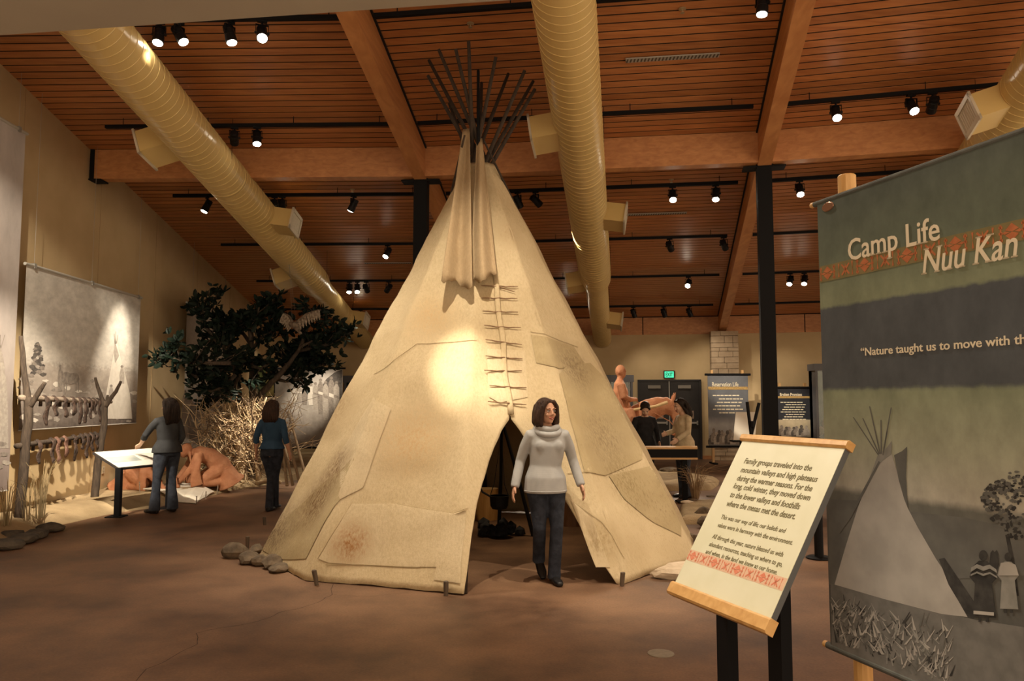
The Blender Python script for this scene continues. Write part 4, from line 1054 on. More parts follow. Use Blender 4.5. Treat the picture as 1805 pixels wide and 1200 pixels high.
for k, (x, L) in enumerate(((285, 185), (345, 120), (410, 130), (470, 115), (518, 180), (556, 172), (598, 140), (630, 105), (668, 165), (708, 120))):
    strip_meat(x / 4, L / 4 * 10.6 / 1377, .058 if k < 6 else .042, 1, k)
for k, (x, L) in enumerate(((238, 140), (328, 155), (365, 165), (420, 130), (488, 170), (546, 95), (580, 165), (622, 120), (660, 105))):
    strip_meat(x / 4, L / 4 * 10.7 / 1377, .048, 0, k, red=k in (2, 3))

# ---- wall outlet
p = onplane(182, 828, fan(-1.8, 46) + WN * .006, WN); root = thing('wall_outlet', 'pale electrical outlet plate low on the left wall', 'outlet', p)
OUTM = mat('outlet_plate', (.62, .55, .40), rough=.5); mb = MB(); mb.box(p, (.012, .08, .12)); mb.build('plate', OUTM, root)
for s in (-1, 1):
    mb = MB(); mb.box(p + WN * .008 + V((0, 0, s * .026)), (.006, .034, .03)); mb.build('socket', mat('outlet_socket', (.45, .38, .26), rough=.5), root)

# ---- sloping reading panel on two black legs
la, lb = onz(207, 911), onz(297, 896)
U = (lb - la).normalized(); NB = V((-U.y, U.x, 0))
if NB.x > 0: NB = -NB                          # towards the wall
tb = thing('reading_table', 'low sloping white reading panel on black legs with a woman leaning on it', 'display table', la.lerp(lb, .5))
for q in (la, lb):
    mb = MB(); mb.box(q + V((0, 0, .34)), (.075, .075, .68)); mb.build('leg', BLACK, tb)
    mb = MB(); mb.box(q + NB * .02 + V((0, 0, .008)), (.22, .22, .016)); mb.build('foot_plate', BLACK, tb)
FL = la - U * .03 + NB * -.02 + V((0, 0, .675)); FR = lb + U * .14 + NB * -.02 + V((0, 0, .675)); DZ = NB * .50 + V((0, 0, .215))
nrm = (FR - FL).cross(DZ).normalized(); nrm = nrm if nrm.z > 0 else -nrm
mb = MB(); mb.slab([FL, FR, FR + DZ, FL + DZ], -nrm, .03); mb.build('frame', mat('panel_edge', (.035, .03, .028), rough=.5), tb)
PANELW = mat('panel_print', (.80, .76, .66), (.74, .72, .65), scale=3, rough=.4)
def pq(s, t, l=.003): return FL + (FR - FL) * s + DZ * t + nrm * l
mb = MB(); mb.slab([pq(.012, .03), pq(.988, .03), pq(.988, .97), pq(.012, .97)], nrm, .002); pn = mb.build('print_sheet', PANELW, tb)
mb = MB(); mb.slab([pq(.03, .3, .006), pq(.5, .3, .006), pq(.5, .62, .006), pq(.03, .62, .006)], nrm, .001); mb.build('printed_photo', mat('panel_photo', (.30, .34, .33), (.55, .56, .50), scale=5, rough=.4), pn)
for k in range(5):
    mb = MB(); mb.slab([pq(.55, .66 - k * .08, .006), pq(.92 - .05 * (k % 2), .66 - k * .08, .006), pq(.92 - .05 * (k % 2), .69 - k * .08, .006), pq(.55, .69 - k * .08, .006)], nrm, .0008); mb.build('printed_line', mat('panel_line', (.55, .51, .44)), pn)

# ---- staked hide and two terracotta figures working on it
hc = [onz(x, y, .16) for x, y in ((252, 866), (345, 870), (378, 855), (300, 850))]
root = thing('staked_hide', 'white hide pegged flat on the sand behind the reading panel', 'hide', sum(hc, V()) / 4)
mb = MB(); dn = []
for a, b in zip(hc, hc[1:] + hc[:1]):
    for j in range(6): t = j / 6; p = a.lerp(b, t); c_ = sum(hc, V()) / 4; dn.append(p + (c_ - p) * (.09 * math.sin(math.pi * t)))
for p in dn: p.z = bed_h(p.x, p.y) + .035
mb.slab(dn, V((0, 0, 1)), .012); mb.build('hide', mat('white_hide', (.72, .66, .54), (.78, .73, .62), scale=6, rough=.8), root)
for k in range(0, 24, 3):
    p = dn[k]; mb = MB(); q = p + (p - sum(hc, V()) / 4).normalized() * .05; mb.cyl(V((q.x, q.y, bed_h(q.x, q.y) - .03)), V((q.x, q.y, bed_h(q.x, q.y) + .16)) + (q - p) * .3, .008, 6); mb.build('stake', GB, root)
TERRA = mat('terracotta_clay', (.40, .16, .075), (.52, .24, .12), scale=7, rough=.75, bump=.45, bscale=26)
def kneeler(base, yaw, label, low):
    root = thing('clay_figure', label, 'sculpture', base); mz = Matrix.Rotation(yaw, 3, 'Z')
    def w(x, y, z): return base + mz @ V((x, y, z))
    sdv = mz @ V((1, 0, 0)); mb = MB()
    # facing local -Y: hips back, trunk bent forward, arms reaching down
    hip, chest = (0, .22, .34 if not low else .28), (0, -.16, .56 if not low else .46)
    mb.tube([w(0, .34, .16), w(*hip), w(0, .04, (hip[2] + chest[2]) / 2 + .06), w(*chest), w(0, -.24, chest[2] + .02)], [(.20, .16), (.21, .19), (.17, .15), (.19, .14), (.09, .08)], 16, side=sdv)
    for s in (-1, 1):
        mb.tube([w(s * .11, .24, .30), w(s * .15, -.06, .13), w(s * .15, -.12, .08)], [.13, .10, .08], 12); mb.tube([w(s * .15, -.10, .07), w(s * .14, .2, .06), w(s * .13, .42, .05)], [.085, .075, .05], 12)
        mb.tube([w(s * .19, -.16, chest[2]), w(s * .25, -.28, .32), w(s * .17, -.44, .13), w(s * .14, -.50, .07)], [.085, .07, .05, .035], 10)
        mb.tube([w(s * .19, -.14, chest[2] + .02), w(s * .31, -.22, .30), w(s * .33, -.22, .12), w(s * .32, -.2, .03)], [(.06, .05), (.05, .07), (.035, .10), (.025, .11)], 10, side=mz @ V((1, 0, 0)))
        mb.ball(w(s * .14, -.52, .06), (.05, .06, .035), 10, 6)
    mb.tube([w(0, .3, .3), w(0, .36, .12), w(0, .42, .02)], [(.24, .14), (.33, .2), (.38, .26)], 16, side=sdv)
    mb.tube([w(0, -.24, chest[2] + .02), w(0, -.31, chest[2] + .05)], [.06, .06], 10)
    mb.ball(w(0, -.38, chest[2] + .05), (.082, .10, .115), 14, 10); mb.ball(w(0, -.34, chest[2] + .08), (.095, .10, .11), 14, 10)
    mb.tube([w(.08, -.3, chest[2] + .03), w(.12, -.28, chest[2] - .14)], [.03, .018], 8); mb.tube([w(-.08, -.3, chest[2] + .03), w(-.12, -.28, chest[2] - .14)], [.03, .018], 8)
    fused(mb, .014, 4, 'figure', TERRA, root)
    for k in range(7):                           # fringe along the sleeves
        mbf = MB(); a = w(.30 - .01 * k, -.18 - .035 * k, .14 + .01 * k); mbf.tube([a, a + V((0, 0, -.11))], [.008, .003], 5); mbf.build('fringe', TERRA, root)
pA = onz(240, 862, .14); kneeler(V((pA.x + .14, pA.y + .06, .12)), R(70), 'kneeling terracotta figure seen under the reading panel', True)
pB = onz(341, 856, .14); kneeler(V((pB.x + .16, pB.y + .16, .13)), R(-60), 'crouching terracotta figure right of the woman at the reading panel', False)
# ---- tree, brush, bird, leaning poles
LEAF = mat('dark_leaf', (.005, .010, .007), (.014, .025, .016), scale=8, rough=.5, spec=.15)
TWIG = mat('bleached_twig', (.38, .27, .15), (.60, .46, .29), scale=6, rough=.85)
TWIGD = mat('brown_twig', (.10, .065, .04), (.19, .13, .08), scale=6, rough=.9)
TY = 15.6
tbase = aty(432, 845, TY - .1); tbase.z = .12
tree = thing('exhibit_tree', 'dark leafy tree rising from a brush pile by the left wall', 'tree', tbase)
def T(px, py, dy=0.0): return aty(px, py, TY + dy)
trunks = [([(432, 850), (430, 790), (424, 720), (416, 660), (405, 620)], [.13, .11, .085, .07, .05], 0), ([(442, 850), (446, 760), (446, 690), (444, 630), (442, 580)], [.12, .10, .08, .06, .04], .25), ([(450, 720), (462, 692), (485, 668), (510, 640), (530, 612), (550, 600)], [.08, .07, .06, .045, .03, .02], -.1)]
for pts, rad, dy in trunks: limb([T(x, y, dy) for x, y in pts], rad, 'trunk', tree, BARK, seed=dy * 9 + 1, wob=.03)
br = [([(405, 625), (380, 600), (355, 565), (357, 540)], -.3), ([(405, 640), (370, 640), (330, 636), (300, 632), (272, 638)], -1.5), ([(416, 660), (395, 680), (372, 690), (356, 683)], -.8), ([(405, 620), (402, 580), (385, 560), (360, 545)], .3), ([(442, 590), (450, 560), (465, 545), (480, 535), (477, 530)], .2), ([(442, 600), (440, 570), (455, 552), (457, 541)], -.2),
      ([(442, 620), (465, 590), (485, 580), (500, 575)], 0), ([(530, 612), (540, 585), (545, 560), (566, 545)], 0), ([(530, 618), (560, 612), (585, 605), (608, 592)], .1), ([(510, 640), (540, 650), (560, 645), (582, 636)], .2), ([(430, 640), (460, 650), (475, 640)], -.4), ([(485, 668), (505, 672), (530, 668), (540, 680)], .1), ([(410, 650), (380, 655), (345, 665), (335, 655)], -.9), ([(424, 660), (400, 700), (376, 702)], -.1), ([(442, 610), (425, 580), (415, 570), (395, 580)], .5), ([(500, 655), (512, 625), (520, 606)], .3), ([(520, 640), (545, 625), (555, 612)], .4)]
rnd = random.Random(11); leaf = MB(); bmb = []
def add_leaf(p, d, L):
    d = d.normalized(); sd = d.cross(V((rnd.uniform(-1, 1), rnd.uniform(-1, 1), rnd.uniform(-1, 1)))).normalized(); n = d.cross(sd)
    w = L * .24; a = p + d * L * .1
    leaf.add([p, a + d * L * .25 + sd * w + n * w * .25, a + d * L * .65 + sd * w * .8 + n * w * .2, p + d * L, a + d * L * .65 - sd * w * .8 + n * w * .2, a + d * L * .25 - sd * w + n * w * .25, a + d * L * .45 - n * w * .15], [(0, 1, 6), (1, 2, 6), (2, 3, 6), (3, 4, 6), (4, 5, 6), (5, 0, 6)])
def foliage(pts, dens):
    for a, b in zip(pts[:-1], pts[1:]):
        k = max(2, int((b - a).length * dens))
        for j in range(k):
            p = a.lerp(b, rnd.random()); t = (b - a).normalized()
            q = p + V((rnd.gauss(0, 1), rnd.gauss(0, 1), rnd.gauss(0, 1))) * .06
            for _ in range(3): add_leaf(q, t * .6 + V((rnd.uniform(-1, 1), rnd.uniform(-1, 1), rnd.uniform(-.7, 1))), rnd.uniform(.12, .19))
for k, (pts, dy) in enumerate(br):
    w = [T(x, y, dy) for x, y in pts]; n = len(w); limb(w, [.035 * (1 - i / n) + .008 for i in range(n)], 'branch', tree, BARK, n=6, seed=k, wob=.04)
    foliage(w[1:] if n > 3 else w, 40 if n > 3 else 36)
    for j in range(1, n):                        # side twigs
        for _ in range(3):
            a = w[j - 1].lerp(w[j], rnd.random()); d = V((rnd.uniform(-1, 1), rnd.uniform(-.8, .8), rnd.uniform(-.5, 1))).normalized() * rnd.uniform(.25, .5); b = a + d
            limb([a, b], [.012, .005], 'twig', tree, BARK, n=5, seed=j); foliage([a.lerp(b, .3), b], 26)
leaf.build('foliage', LEAF, tree, smooth=False, kind='stuff')
# brush: pale dry branches piled round the trunk
brush = thing('brush_pile', 'pile of pale dry branches heaped round the tree trunk', 'branches', tbase + V((0, -.3, 0)))
rnd2 = random.Random(5); tw = MB(); twd = MB()
for k in range(520):
    a = rnd2.uniform(0, 6.28); r0 = rnd2.uniform(.0, .95); dark = k % 4 == 0
    b = tbase + V((math.cos(a) * r0 * 1.0 + .02, math.sin(a) * r0 * .75 - .22, rnd2.uniform(.0, 1.1)))
    d = V((rnd2.gauss(0, .7) + .35 * (-1 if b.x > tbase.x else 1) * rnd2.random(), rnd2.gauss(0, .4), rnd2.uniform(.15, 1.0))).normalized() * rnd2.uniform(.4, 1.1)
    if b.z + d.z > 1.95: d *= .5
    c = V((rnd2.gauss(0, .06), rnd2.gauss(0, .06), rnd2.gauss(0, .06))); r = rnd2.uniform(.005, .013)
    m_ = twd if dark else tw
    m_.tube([b, b + d * .5 + c, b + d], [r, r * .75, r * .3], 4, caps=False)
    for _ in range(2):
        s = b + d * rnd2.uniform(.4, .9) + c * .5; e = s + V((rnd2.gauss(0, .2), rnd2.gauss(0, .15), rnd2.gauss(0.08, .15))); m_.tube([s, e], [r * .6, r * .2], 4, caps=False)
tw.build('pale_twigs', TWIG, brush, kind='stuff'); twd.build('brown_twigs', TWIGD, brush, kind='stuff')
for k, (pts, r) in enumerate((([(428, 852), (424, 800), (418, 760)], .10), ([(412, 852), (420, 812), (428, 770)], .05), ([(408, 850), (384, 822), (380, 800)], .022), ([(455, 850), (450, 800), (438, 765)], .045), ([(440, 800), (400, 770), (375, 735)], .02), ([(435, 790), (470, 765), (492, 745)], .022), ([(420, 780), (395, 745), (378, 712)], .018), ([(440, 775), (462, 735), (470, 700)], .02), ([(452, 852), (478, 846), (495, 850)], .05))):
    q = [aty(x, y, TY - .55) for x, y in pts]; limb(q, [r, r * .85, r * .6], 'branch', brush, TWIG, n=8, seed=k + 40, wob=.03)
for k, (x0, y0, x1, y1, lab) in enumerate(((505, 772, 528, 850, 'left one of the poles leaning beyond the woman in blue'), (516, 765, 540, 846, 'middle one of the poles leaning beyond the woman in blue'), (500, 790, 516, 855, 'short pole leaning beyond the woman in blue'), (498, 795, 506, 856, 'thin pole leaning close to the woman in blue'))):
    mb = MB(); a = aty(x1, y1, 14.6); a.z = max(a.z, .03); b = aty(x0, y0 - 12, 15.0); mb.tube([a, b], [.03, .022], 8); tag(mb.build('leaning_pole', wood('lean_pole', (.22, .15, .085), (.38, .27, .16), stretch=(6, 6, 1))), lab, 'pole', 'poles leaning by the tree')
# hanging bird of prey above the tree
bp_ = T(518, 575, -.5); bird = thing('hanging_bird', 'brown and white bird with spread wings above the tree', 'bird', bp_)
mb = MB(); 
mb.tube([bp_ + V((.12, -.02, -.12)), bp_ + V((.06, 0, -.03)), bp_ + V((0, 0, .03)), bp_ + V((-.10, 0, .06))], [.02, .06, .07, .03], 10); mb.ball(bp_ + V((.13, -.02, -.13)), .036, 10, 8); mb.tube([bp_ + V((.155, -.03, -.14)), bp_ + V((.185, -.035, -.16))], [.014, .003], 6)
fused(mb, .01, 2, 'body', mat('bird_feather', (.10, .07, .05), (.26, .20, .14), scale=18, rough=.8), bird)
for s, lab in ((-1, 'l'), (1, 'r')):
    wing = None; mb = MB(); tipp = bp_ + (V((-.22, .1, .26)) if s < 0 else V((.48, -.05, .32))); root_ = bp_ + V((0, 0, .03))
    mb.tube([root_, root_.lerp(tipp, .5) + V((0, 0, .06)), tipp], [.03, .02, .008], 8); wing = mb.build('wing', mat('bird_feather', (0, 0, 0)), bird)
    for k in range(9):
        t = (k + 1) / 9; a = root_.lerp(tipp, t) + V((0, 0, .06 * math.sin(math.pi * t))); dd = V((-.12 if s < 0 else .03, .02, -.20 - .03 * math.sin(k))).normalized() * (.22 - .04 * abs(t - .5)); mb = MB()
        mb.tube([a, a + dd * .6, a + dd], [(.024, .003), (.026, .003), (.008, .002)], 6, side=(1, 0, 0)); mb.build('feather', mat('bird_pale', (.40, .34, .26), (.18, .13, .09), scale=25, rough=.8), wing)
mb = MB(); 
for k in range(2): mb.cyl(bp_ + V((-.03 + .08 * k, 0, .05)), V((bp_.x - .12, bp_.y, 4.30)), .0015, 4)
mb.build('wire', GREYM, bird)

# ---- back wall on the left: photograph banner, cases
BY = 21.4
root = thing('photo_banner', 'grey photograph banner of a standing group against the back wall', 'banner', aty(540, 800, BY))
q = [aty(x, y, BY) for x, y in ((476, 788), (602, 789), (604, 649), (478, 644))]; q[2].z = q[3].z = aty(604, 649, BY).z; q[0].z = q[1].z = aty(602, 789, BY).z
BK = print_material('grey_group_print', [(0, (.24, .20, .17)), (.35, (.34, .30, .26)), (.7, (.50, .46, .41)), (1, (.46, .42, .38))], nscale=9, namt=.22, warp=.2)
cloth(q[0], q[1], q[2], q[3], .003, (0, -1, 0), 'printed_cloth', BK, root, 0.0)
mb = MB(); mb.tube([q[3] + V((-.08, 0, 0)), q[2] + V((.08, 0, 0))], .025, 8); mb.build('top_rail', BLACK, root); mb = MB(); mb.tube([q[0] + V((-.08, 0, 0)), q[1] + V((.08, 0, 0))], .025, 8); mb.build('bottom_rail', BLACK, root)
for s in (.3, .8):
    p = q[0].lerp(q[1], s); mb = MB(); mb.box((p.x, p.y + .07, .17 + .6), (.06, .06, 1.54)); mb.box((p.x, p.y + .05, .025), (.10, .4, .05)); mb.build('post', BLACK, root)
PB = (V((0, -1, 0)), V((0, BY, 0)))
printed(root, [(562, 690), (575, 668), (590, 656), (603, 651), (602, 788), (596, 760), (590, 720), (580, 690)], PB, INK, .006, 'printed_hillside')
for k, (x, y, h_) in enumerate(((519, 684, 26), (528, 682, 26), (537, 680, 34), (548, 680, 34), (556, 678, 44), (565, 672, 58), (574, 676, 64), (584, 668, 80), (593, 676, 64))):
    m_ = (INKL, INKS, INKM)[k % 3] if k < 6 else (INKS, INKM)[k % 2]
    printed(root, disc(x, y - 2, 2.9), PB, INKM, .010 + .001 * k, 'printed_head'); printed(root, [(x - 2, y + 1), (x + 2, y + 1), (x + 5, y + 7), (x + 5.4, y + h_ * .55), (x + 3.6, y + h_), (x - 3.4, y + h_), (x - 5.4, y + h_ * .55), (x - 5, y + 7)], PB, m_, .009 + .001 * k, 'printed_figure')
    printed(root, [(x - 4, y + h_ * .3), (x + 4, y + h_ * .34), (x + 4, y + h_ * .42), (x - 4, y + h_ * .38)], PB, INKL if k % 2 else INKM, .012 + .001 * k, 'printed_sash')
CASE = mat('case_grey', (.10, .10, .11), rough=.5); GLG = mat('case_green', (.05, .085, .05), (.10, .15, .08), scale=4, rough=.25)
def case(px0, px1, pt, pb, y, label, header=12, name='display_case'):
    a, b = aty(px0, pt, y), aty(px1, pt, y); zb = 0.0 if pb is None else aty(px0, pb, y).z; root = thing(name, label, 'display case', V(((a.x + b.x) / 2, y, zb)))
    c = (a + b) / 2; w = b.x - a.x; hz = a.z - aty(px0, pt + header, y).z
    mb = MB(); mb.box((c.x, y + .2, a.z - hz / 2), (w + .06, .46, hz)); mb.build('header', CASE, root)
    mb = MB(); mb.box((c.x, y + .32, (a.z - hz + zb) / 2), (w, .2, a.z - hz - zb)); mb.build('back_panel', GLG, root)
    for s in (-1, 1): 
        mb = MB(); mb.box((c.x + s * (w / 2 - .03), y + .2, (a.z - hz + zb) / 2), (.06, .44, a.z - hz - zb)); mb.build('side_post', CASE, root)
    mb = MB(); mb.box((c.x, y + .2, zb + .25), (w, .42, .5)); mb.build('plinth', CASE, root)
    mb = MB(); mb.slab([(c.x - w / 2 + .06, y + .01, zb + .5), (c.x + w / 2 - .06, y + .01, zb + .5), (c.x + w / 2 - .06, y + .01, a.z - hz), (c.x - w / 2 + .06, y + .01, a.z - hz)], V((0, 1, 0)), .008); g = mat('case_glass', (.9, .95, .93), rough=.02, trans=1.0, spec=.5); mb.build('glass_pane', g, root)
    for k in range(5):
        mb = MB(); mb.ball((c.x - w * .3 + w * .15 * k, y + .2, zb + .5 + .35 + .2 * math.sin(k * 2)), (.10, .03, .12 + .03 * (k % 2)), 8, 6); mb.build('exhibit', mat('exhibit_tan', (.30, .28, .16), (.45, .36, .22), scale=6), root)
case(607, 668, 662, None, 21.6, 'glass display case at the back wall left of the tipi')
case(1050, 1115, 661, None, 21.6, 'glass display case at the back wall behind the rider sculpture')
a = aty(444, 640, 21.3); mb = MB(); root = thing('picture_panel', 'colourful lit picture panel glimpsed through the tree', 'picture', V((aty(470, 700, 21.3).x, 21.3, 0)))
q = [aty(x, y, 21.3) for x, y in ((440, 700), (484, 700), (484, 632), (440, 632))]; mb.slab(q, V((0, 1, 0)), .04); mb.build('panel', BLACK, root)
for k, c in enumerate(((.45, .42, .12), (.30, .42, .16), (.62, .32, .10), (.7, .66, .42), (.24, .36, .2), (.55, .5, .2))):
    x0 = 441 + (k % 3) * 14.2; y0 = 633 + (k // 3) * 33; mb = MB(); mb.slab([aty(x, y, 21.297) for x, y in ((x0, y0 + 32), (x0 + 13.4, y0 + 32), (x0 + 13.4, y0), (x0, y0))], V((0, -1, 0)), .004); mb.build('printed_picture', mat('pic_%d' % k, c, tuple(x * .4 for x in c), scale=9, rough=.5), root)
for s in (448, 478): 
    p = aty(s, 700, 21.36); mb = MB(); mb.box((p.x, p.y, .8), (.05, .05, 1.6)); mb.build('leg', BLACK, root)
# ================================================================ RIGHT BACK: doors, stone pier, banners, sculpture
bay1 = R((EDGES[1] + EDGES[2]) / 2); bay2 = R((EDGES[2] + EDGES[3]) / 2)
N1 = V((-math.sin(bay1), -math.cos(bay1), 0)); X1 = V((math.cos(bay1), -math.sin(bay1), 0)); W1 = fan(8.1, D1)     # middle back wall
N2 = V((-math.sin(bay2), -math.cos(bay2), 0)); X2 = V((math.cos(bay2), -math.sin(bay2), 0)); W2 = fan(14.7, D1)
def bw(px, lift=0.0, z=0.0, w=W1, n=N1):
    p = onplane(px, 700, w + n * lift, n); return V((p.x, p.y, z))
def wbox(mb, p, q, z0, z1, n, d0, d1):          # box on a wall between two plan points
    p, q = V((p.x, p.y, 0)), V((q.x, q.y, 0)); a = [p + n * d0, q + n * d0, q + n * d1, p + n * d1]
    return mb.hexa([x + V((0, 0, z0)) for x in a] + [x + V((0, 0, z1)) for x in a])
dl, dr = bw(1124), bw(1236); dc = dl.lerp(dr, .5)
door = tag(bpy.data.objects.new('door_1', None), kind='structure'); COL.objects.link(door); door.location = dc; ORG['door_1'] = dc.copy()
DOORM = mat('dark_door', (.012, .011, .011), (.02, .018, .017), scale=3, rough=.45); FRM = mat('door_frame', (.02, .018, .018), rough=.5)
DH = 2.16
mb = MB(); wbox(mb, dl, dl.lerp(dr, .03), 0, DH + .05, N1, .0, .07); wbox(mb, dl.lerp(dr, .97), dr, 0, DH + .05, N1, .0, .07); wbox(mb, dl, dr, DH, DH + .05, N1, 0, .07); mb.build('door_frame', FRM, door)
for s0, s1 in ((.03, .497), (.503, .97)):
    mb = MB(); wbox(mb, dl.lerp(dr, s0), dl.lerp(dr, s1), .01, DH, N1, .0, .045); leaf_ = mb.build('door_leaf', DOORM, door)
    m0 = (s0 + s1) / 2
    mb = MB(); wbox(mb, dl.lerp(dr, m0 - .10), dl.lerp(dr, m0 + .10), DH - .20, DH - .11, N1, .045, .10); mb.build('door_closer', mat('closer_grey', (.20, .18, .15), rough=.5), leaf_)
    mb = MB(); wbox(mb, dl.lerp(dr, s0 + .03), dl.lerp(dr, s1 - .03), .98, 1.03, N1, .07, .12); wbox(mb, dl.lerp(dr, s0 + .03), dl.lerp(dr, s0 + .05), .95, 1.06, N1, .045, .12); wbox(mb, dl.lerp(dr, s1 - .05), dl.lerp(dr, s1 - .03), .95, 1.06, N1, .045, .12); mb.build('push_bar', GREYM, leaf_)
    mb = MB(); wbox(mb, dl.lerp(dr, m0 - .02), dl.lerp(dr, m0 + .14), 1.12, 1.34, N1, .045, .05); mb.build('notice', mat('notice_tan', (.30, .21, .15), rough=.6), leaf_)
mb = MB(); p = dl.lerp(dr, .82) + V((0, 0, 1.005)) + N1 * .125; mb.ball(p, (.025, .01, .012), 8, 6); mb.build('alarm_light', mat('red_led', (.5, .02, .02), emit=(1, .06, .05), estr=4), door)
mb = MB(); wbox(mb, dl.lerp(dr, .493), dl.lerp(dr, .507), 0, DH, N1, .0, .06); mb.build('centre_post', GREYM, door)
ex = bw(1180, .03); ez = aty(1180, 660, ex.y).z
root = thing('exit_sign', 'glowing green exit sign above the double doors', 'exit sign', ex + V((0, 0, ez)))
mb = MB(); wbox(mb, ex - X1 * .15, ex + X1 * .15, ez - .11, ez + .11, N1, -.03, .03); mb.build('housing', BLACK, root)
mb = MB(); wbox(mb, ex - X1 * .125, ex + X1 * .125, ez - .085, ez + .085, N1, .03, .034); mb.build('face', mat('exit_green', (.05, .5, .3), emit=(.10, .95, .52), estr=.9), root)
text_mesh('EXIT', .15, ex + N1 * .034 - X1 * .10 + V((0, 0, ez - .052)), X1, (0, 0, 1), 'exit_letters', mat('exit_letter', (.01, .12, .07), rough=.6), root, width=.20, lift=.002, bold=.004)
# stone pier
pl_, pr_ = bw(1252), bw(1300); pt = aty(1276, 587, pl_.y).z + .02
STN = mat('ledge_stone', (.34, .25, .16), (.48, .37, .25), scale=2.5, rough=.95, bump=.5, bscale=14)
pier = thing('stone_pier', 'squared stone pier against the back wall behind the hanging banners', 'pier', pl_.lerp(pr_, .5))
mb = MB(); wbox(mb, pl_.lerp(pr_, .02), pl_.lerp(pr_, .98), 0, pt - .01, N1, 0, .40); mb.build('core', mat('mortar', (.16, .115, .075), rough=.95), pier)
z = 0.0; rnd3 = random.Random(4); k = 0
while z < pt - .05:
    h = min(rnd3.choice((.10, .13, .16, .19)), pt - z); cuts = [0] + sorted(rnd3.uniform(.2, .8) for _ in range(rnd3.choice((1, 1, 2)))) + [1]
    for a, b in zip(cuts[:-1], cuts[1:]):
        if b - a < .1: continue
        mb = MB(); wbox(mb, pl_.lerp(pr_, a + .008), pl_.lerp(pr_, b - .008), z + .006, z + h - .006, N1, -.0, .42 + rnd3.uniform(0, .03)); mb.build('stone', STN, pier)
    z += h
# two printed banners far back
def back_banner(px0, px1, pt_, pb_, y, label, title, lines, stops, name, people):
    A, B = aty(px0, pt_, y), aty(px1, pt_, y); zb = aty(px0, pb_, y).z; root = thing(name, label, 'banner', V(((A.x + B.x) / 2, y, 0)))
    m_ = print_material(name + '_' + title.split()[0].lower(), stops, nscale=5, namt=.12, warp=.03)
    BL, BR = V((A.x, y, zb)), V((B.x, y, zb)); cloth(BL, BR, B, A, .004, (0, -1, 0), 'printed_cloth', m_, root, .004, 8, 8)
    w = B.x - A.x; h = A.z - zb
    for zz in (A.z, zb):
        mb = MB(); mb.tube([V((A.x - .07, y, zz)), V((B.x + .07, y, zz))], .03, 10); mb.build('rod', BLACK, root)
    for s in (.12, .88):
        mb = MB(); mb.box((A.x + w * s, y + .06, (A.z + .12) / 2), (.06, .06, A.z + .12)); mb.build('post', wood('banner_post', (.50, .28, .10), (.64, .40, .17), stretch=(8, 8, 1)), root)
        mb = MB(); mb.box((A.x + w * s, y + .04, .02), (.10, .5, .04)); mb.build('foot', BLACK, root)
    mb = MB(); mb.slab([V((A.x + w * .01, y, A.z - h * .21)), V((A.x + w * .99, y, A.z - h * .21)), V((A.x + w * .99, y, A.z - h * .17)), V((A.x + w * .01, y, A.z - h * .17))], V((0, -1, 0)), .009); mb.build('printed_band', mat('band_gold', (.38, .24, .08), (.52, .36, .14), scale=40, rough=.7), root)
    text_mesh(title, h * .085, V((A.x + w * .10, y - .012, A.z - h * .165)), (1, 0, 0), (0, 0, 1), 'title', mat('cream_ink', (.85, .78, .60), rough=.7), root, width=w * .66, bold=.002)
    for k in range(lines):
        zz = A.z - h * (.30 + .048 * k); x0 = A.x + w * (.12 + .05 * ((k * 3) % 4)); x1 = A.x + w * (.80 + .04 * ((k * 2) % 3)); n = 7
        for j in range(n):                       # unreadably small words
            a = x0 + (x1 - x0) * j / n; b = x0 + (x1 - x0) * (j + .82 + .1 * math.sin(j * 3 + k)) / n
            mb = MB(); mb.slab([V((a, y, zz)), V((b, y, zz)), V((b, y, zz + h * .016)), V((a, y, zz + h * .016))], V((0, -1, 0)), .008); mb.build('printed_word', mat('cream_ink', (0, 0, 0)), root)
    for k in range(people):
        x = A.x + w * (.06 + .88 * k / people); hh = h * (.13 + .07 * abs(math.sin(k * 1.9))); mb = MB(); zz = zb + h * (.03 + .03 * (k % 2))
        sh_ = [(-.07, 0), (.07, 0), (.075, .4), (.055, .62), (.02, .70), (.034, .78), (.034, .90), (.014, 1), (-.014, 1), (-.034, .90), (-.034, .78), (-.02, .70), (-.055, .62), (-.075, .4)]
        mb.slab([V((x + a_ * 1.1, y, zz + hh * b_)) for a_, b_ in sh_], V((0, -1, 0)), .0075 + .0006 * k); mb.build('printed_figure', (INK, INKM, INKS)[k % 3], root)
back_banner(1247, 1318, 660, 787, 20.2, 'tall dark exhibit banner with cream title in front of the stone pier', 'Reservation Life', 6, [(0, (.20, .19, .18)), (.3, (.40, .40, .40)), (.42, (.16, .17, .19)), (1, (.15, .16, .18))], 'exhibit_banner', 13)
back_banner(1368, 1427, 683, 772, 20.3, 'smaller dark exhibit banner right of the black column', 'Broken Promises', 8, [(0, (.30, .25, .17)), (.30, (.56, .48, .33)), (.36, (.58, .50, .35)), (.37, (.035, .037, .045)), (1, (.035, .037, .045))], 'exhibit_banner', 12)
case(1436, 1500, 641, None, 19.9, 'tall dark display case at the left edge of the green banner', header=12)
p = aty(1450, 763, 20.5); mb = MB(); root = thing('video_screen', 'small blue video screen at the left edge of the green banner', 'screen', p)
mb.box(p, (.26, .05, .30)); mb.build('screen_case', BLACK, root); mb = MB(); mb.box(p + V((0, -.028, 0)), (.22, .004, .26)); mb.build('display', mat('blue_display', (.02, .1, .4), emit=(.05, .28, .9), estr=.7), root)
mb = MB(); mb.cyl(V((p.x, p.y, 0)), p, .03, 10); mb.build('stand', BLACK, root)
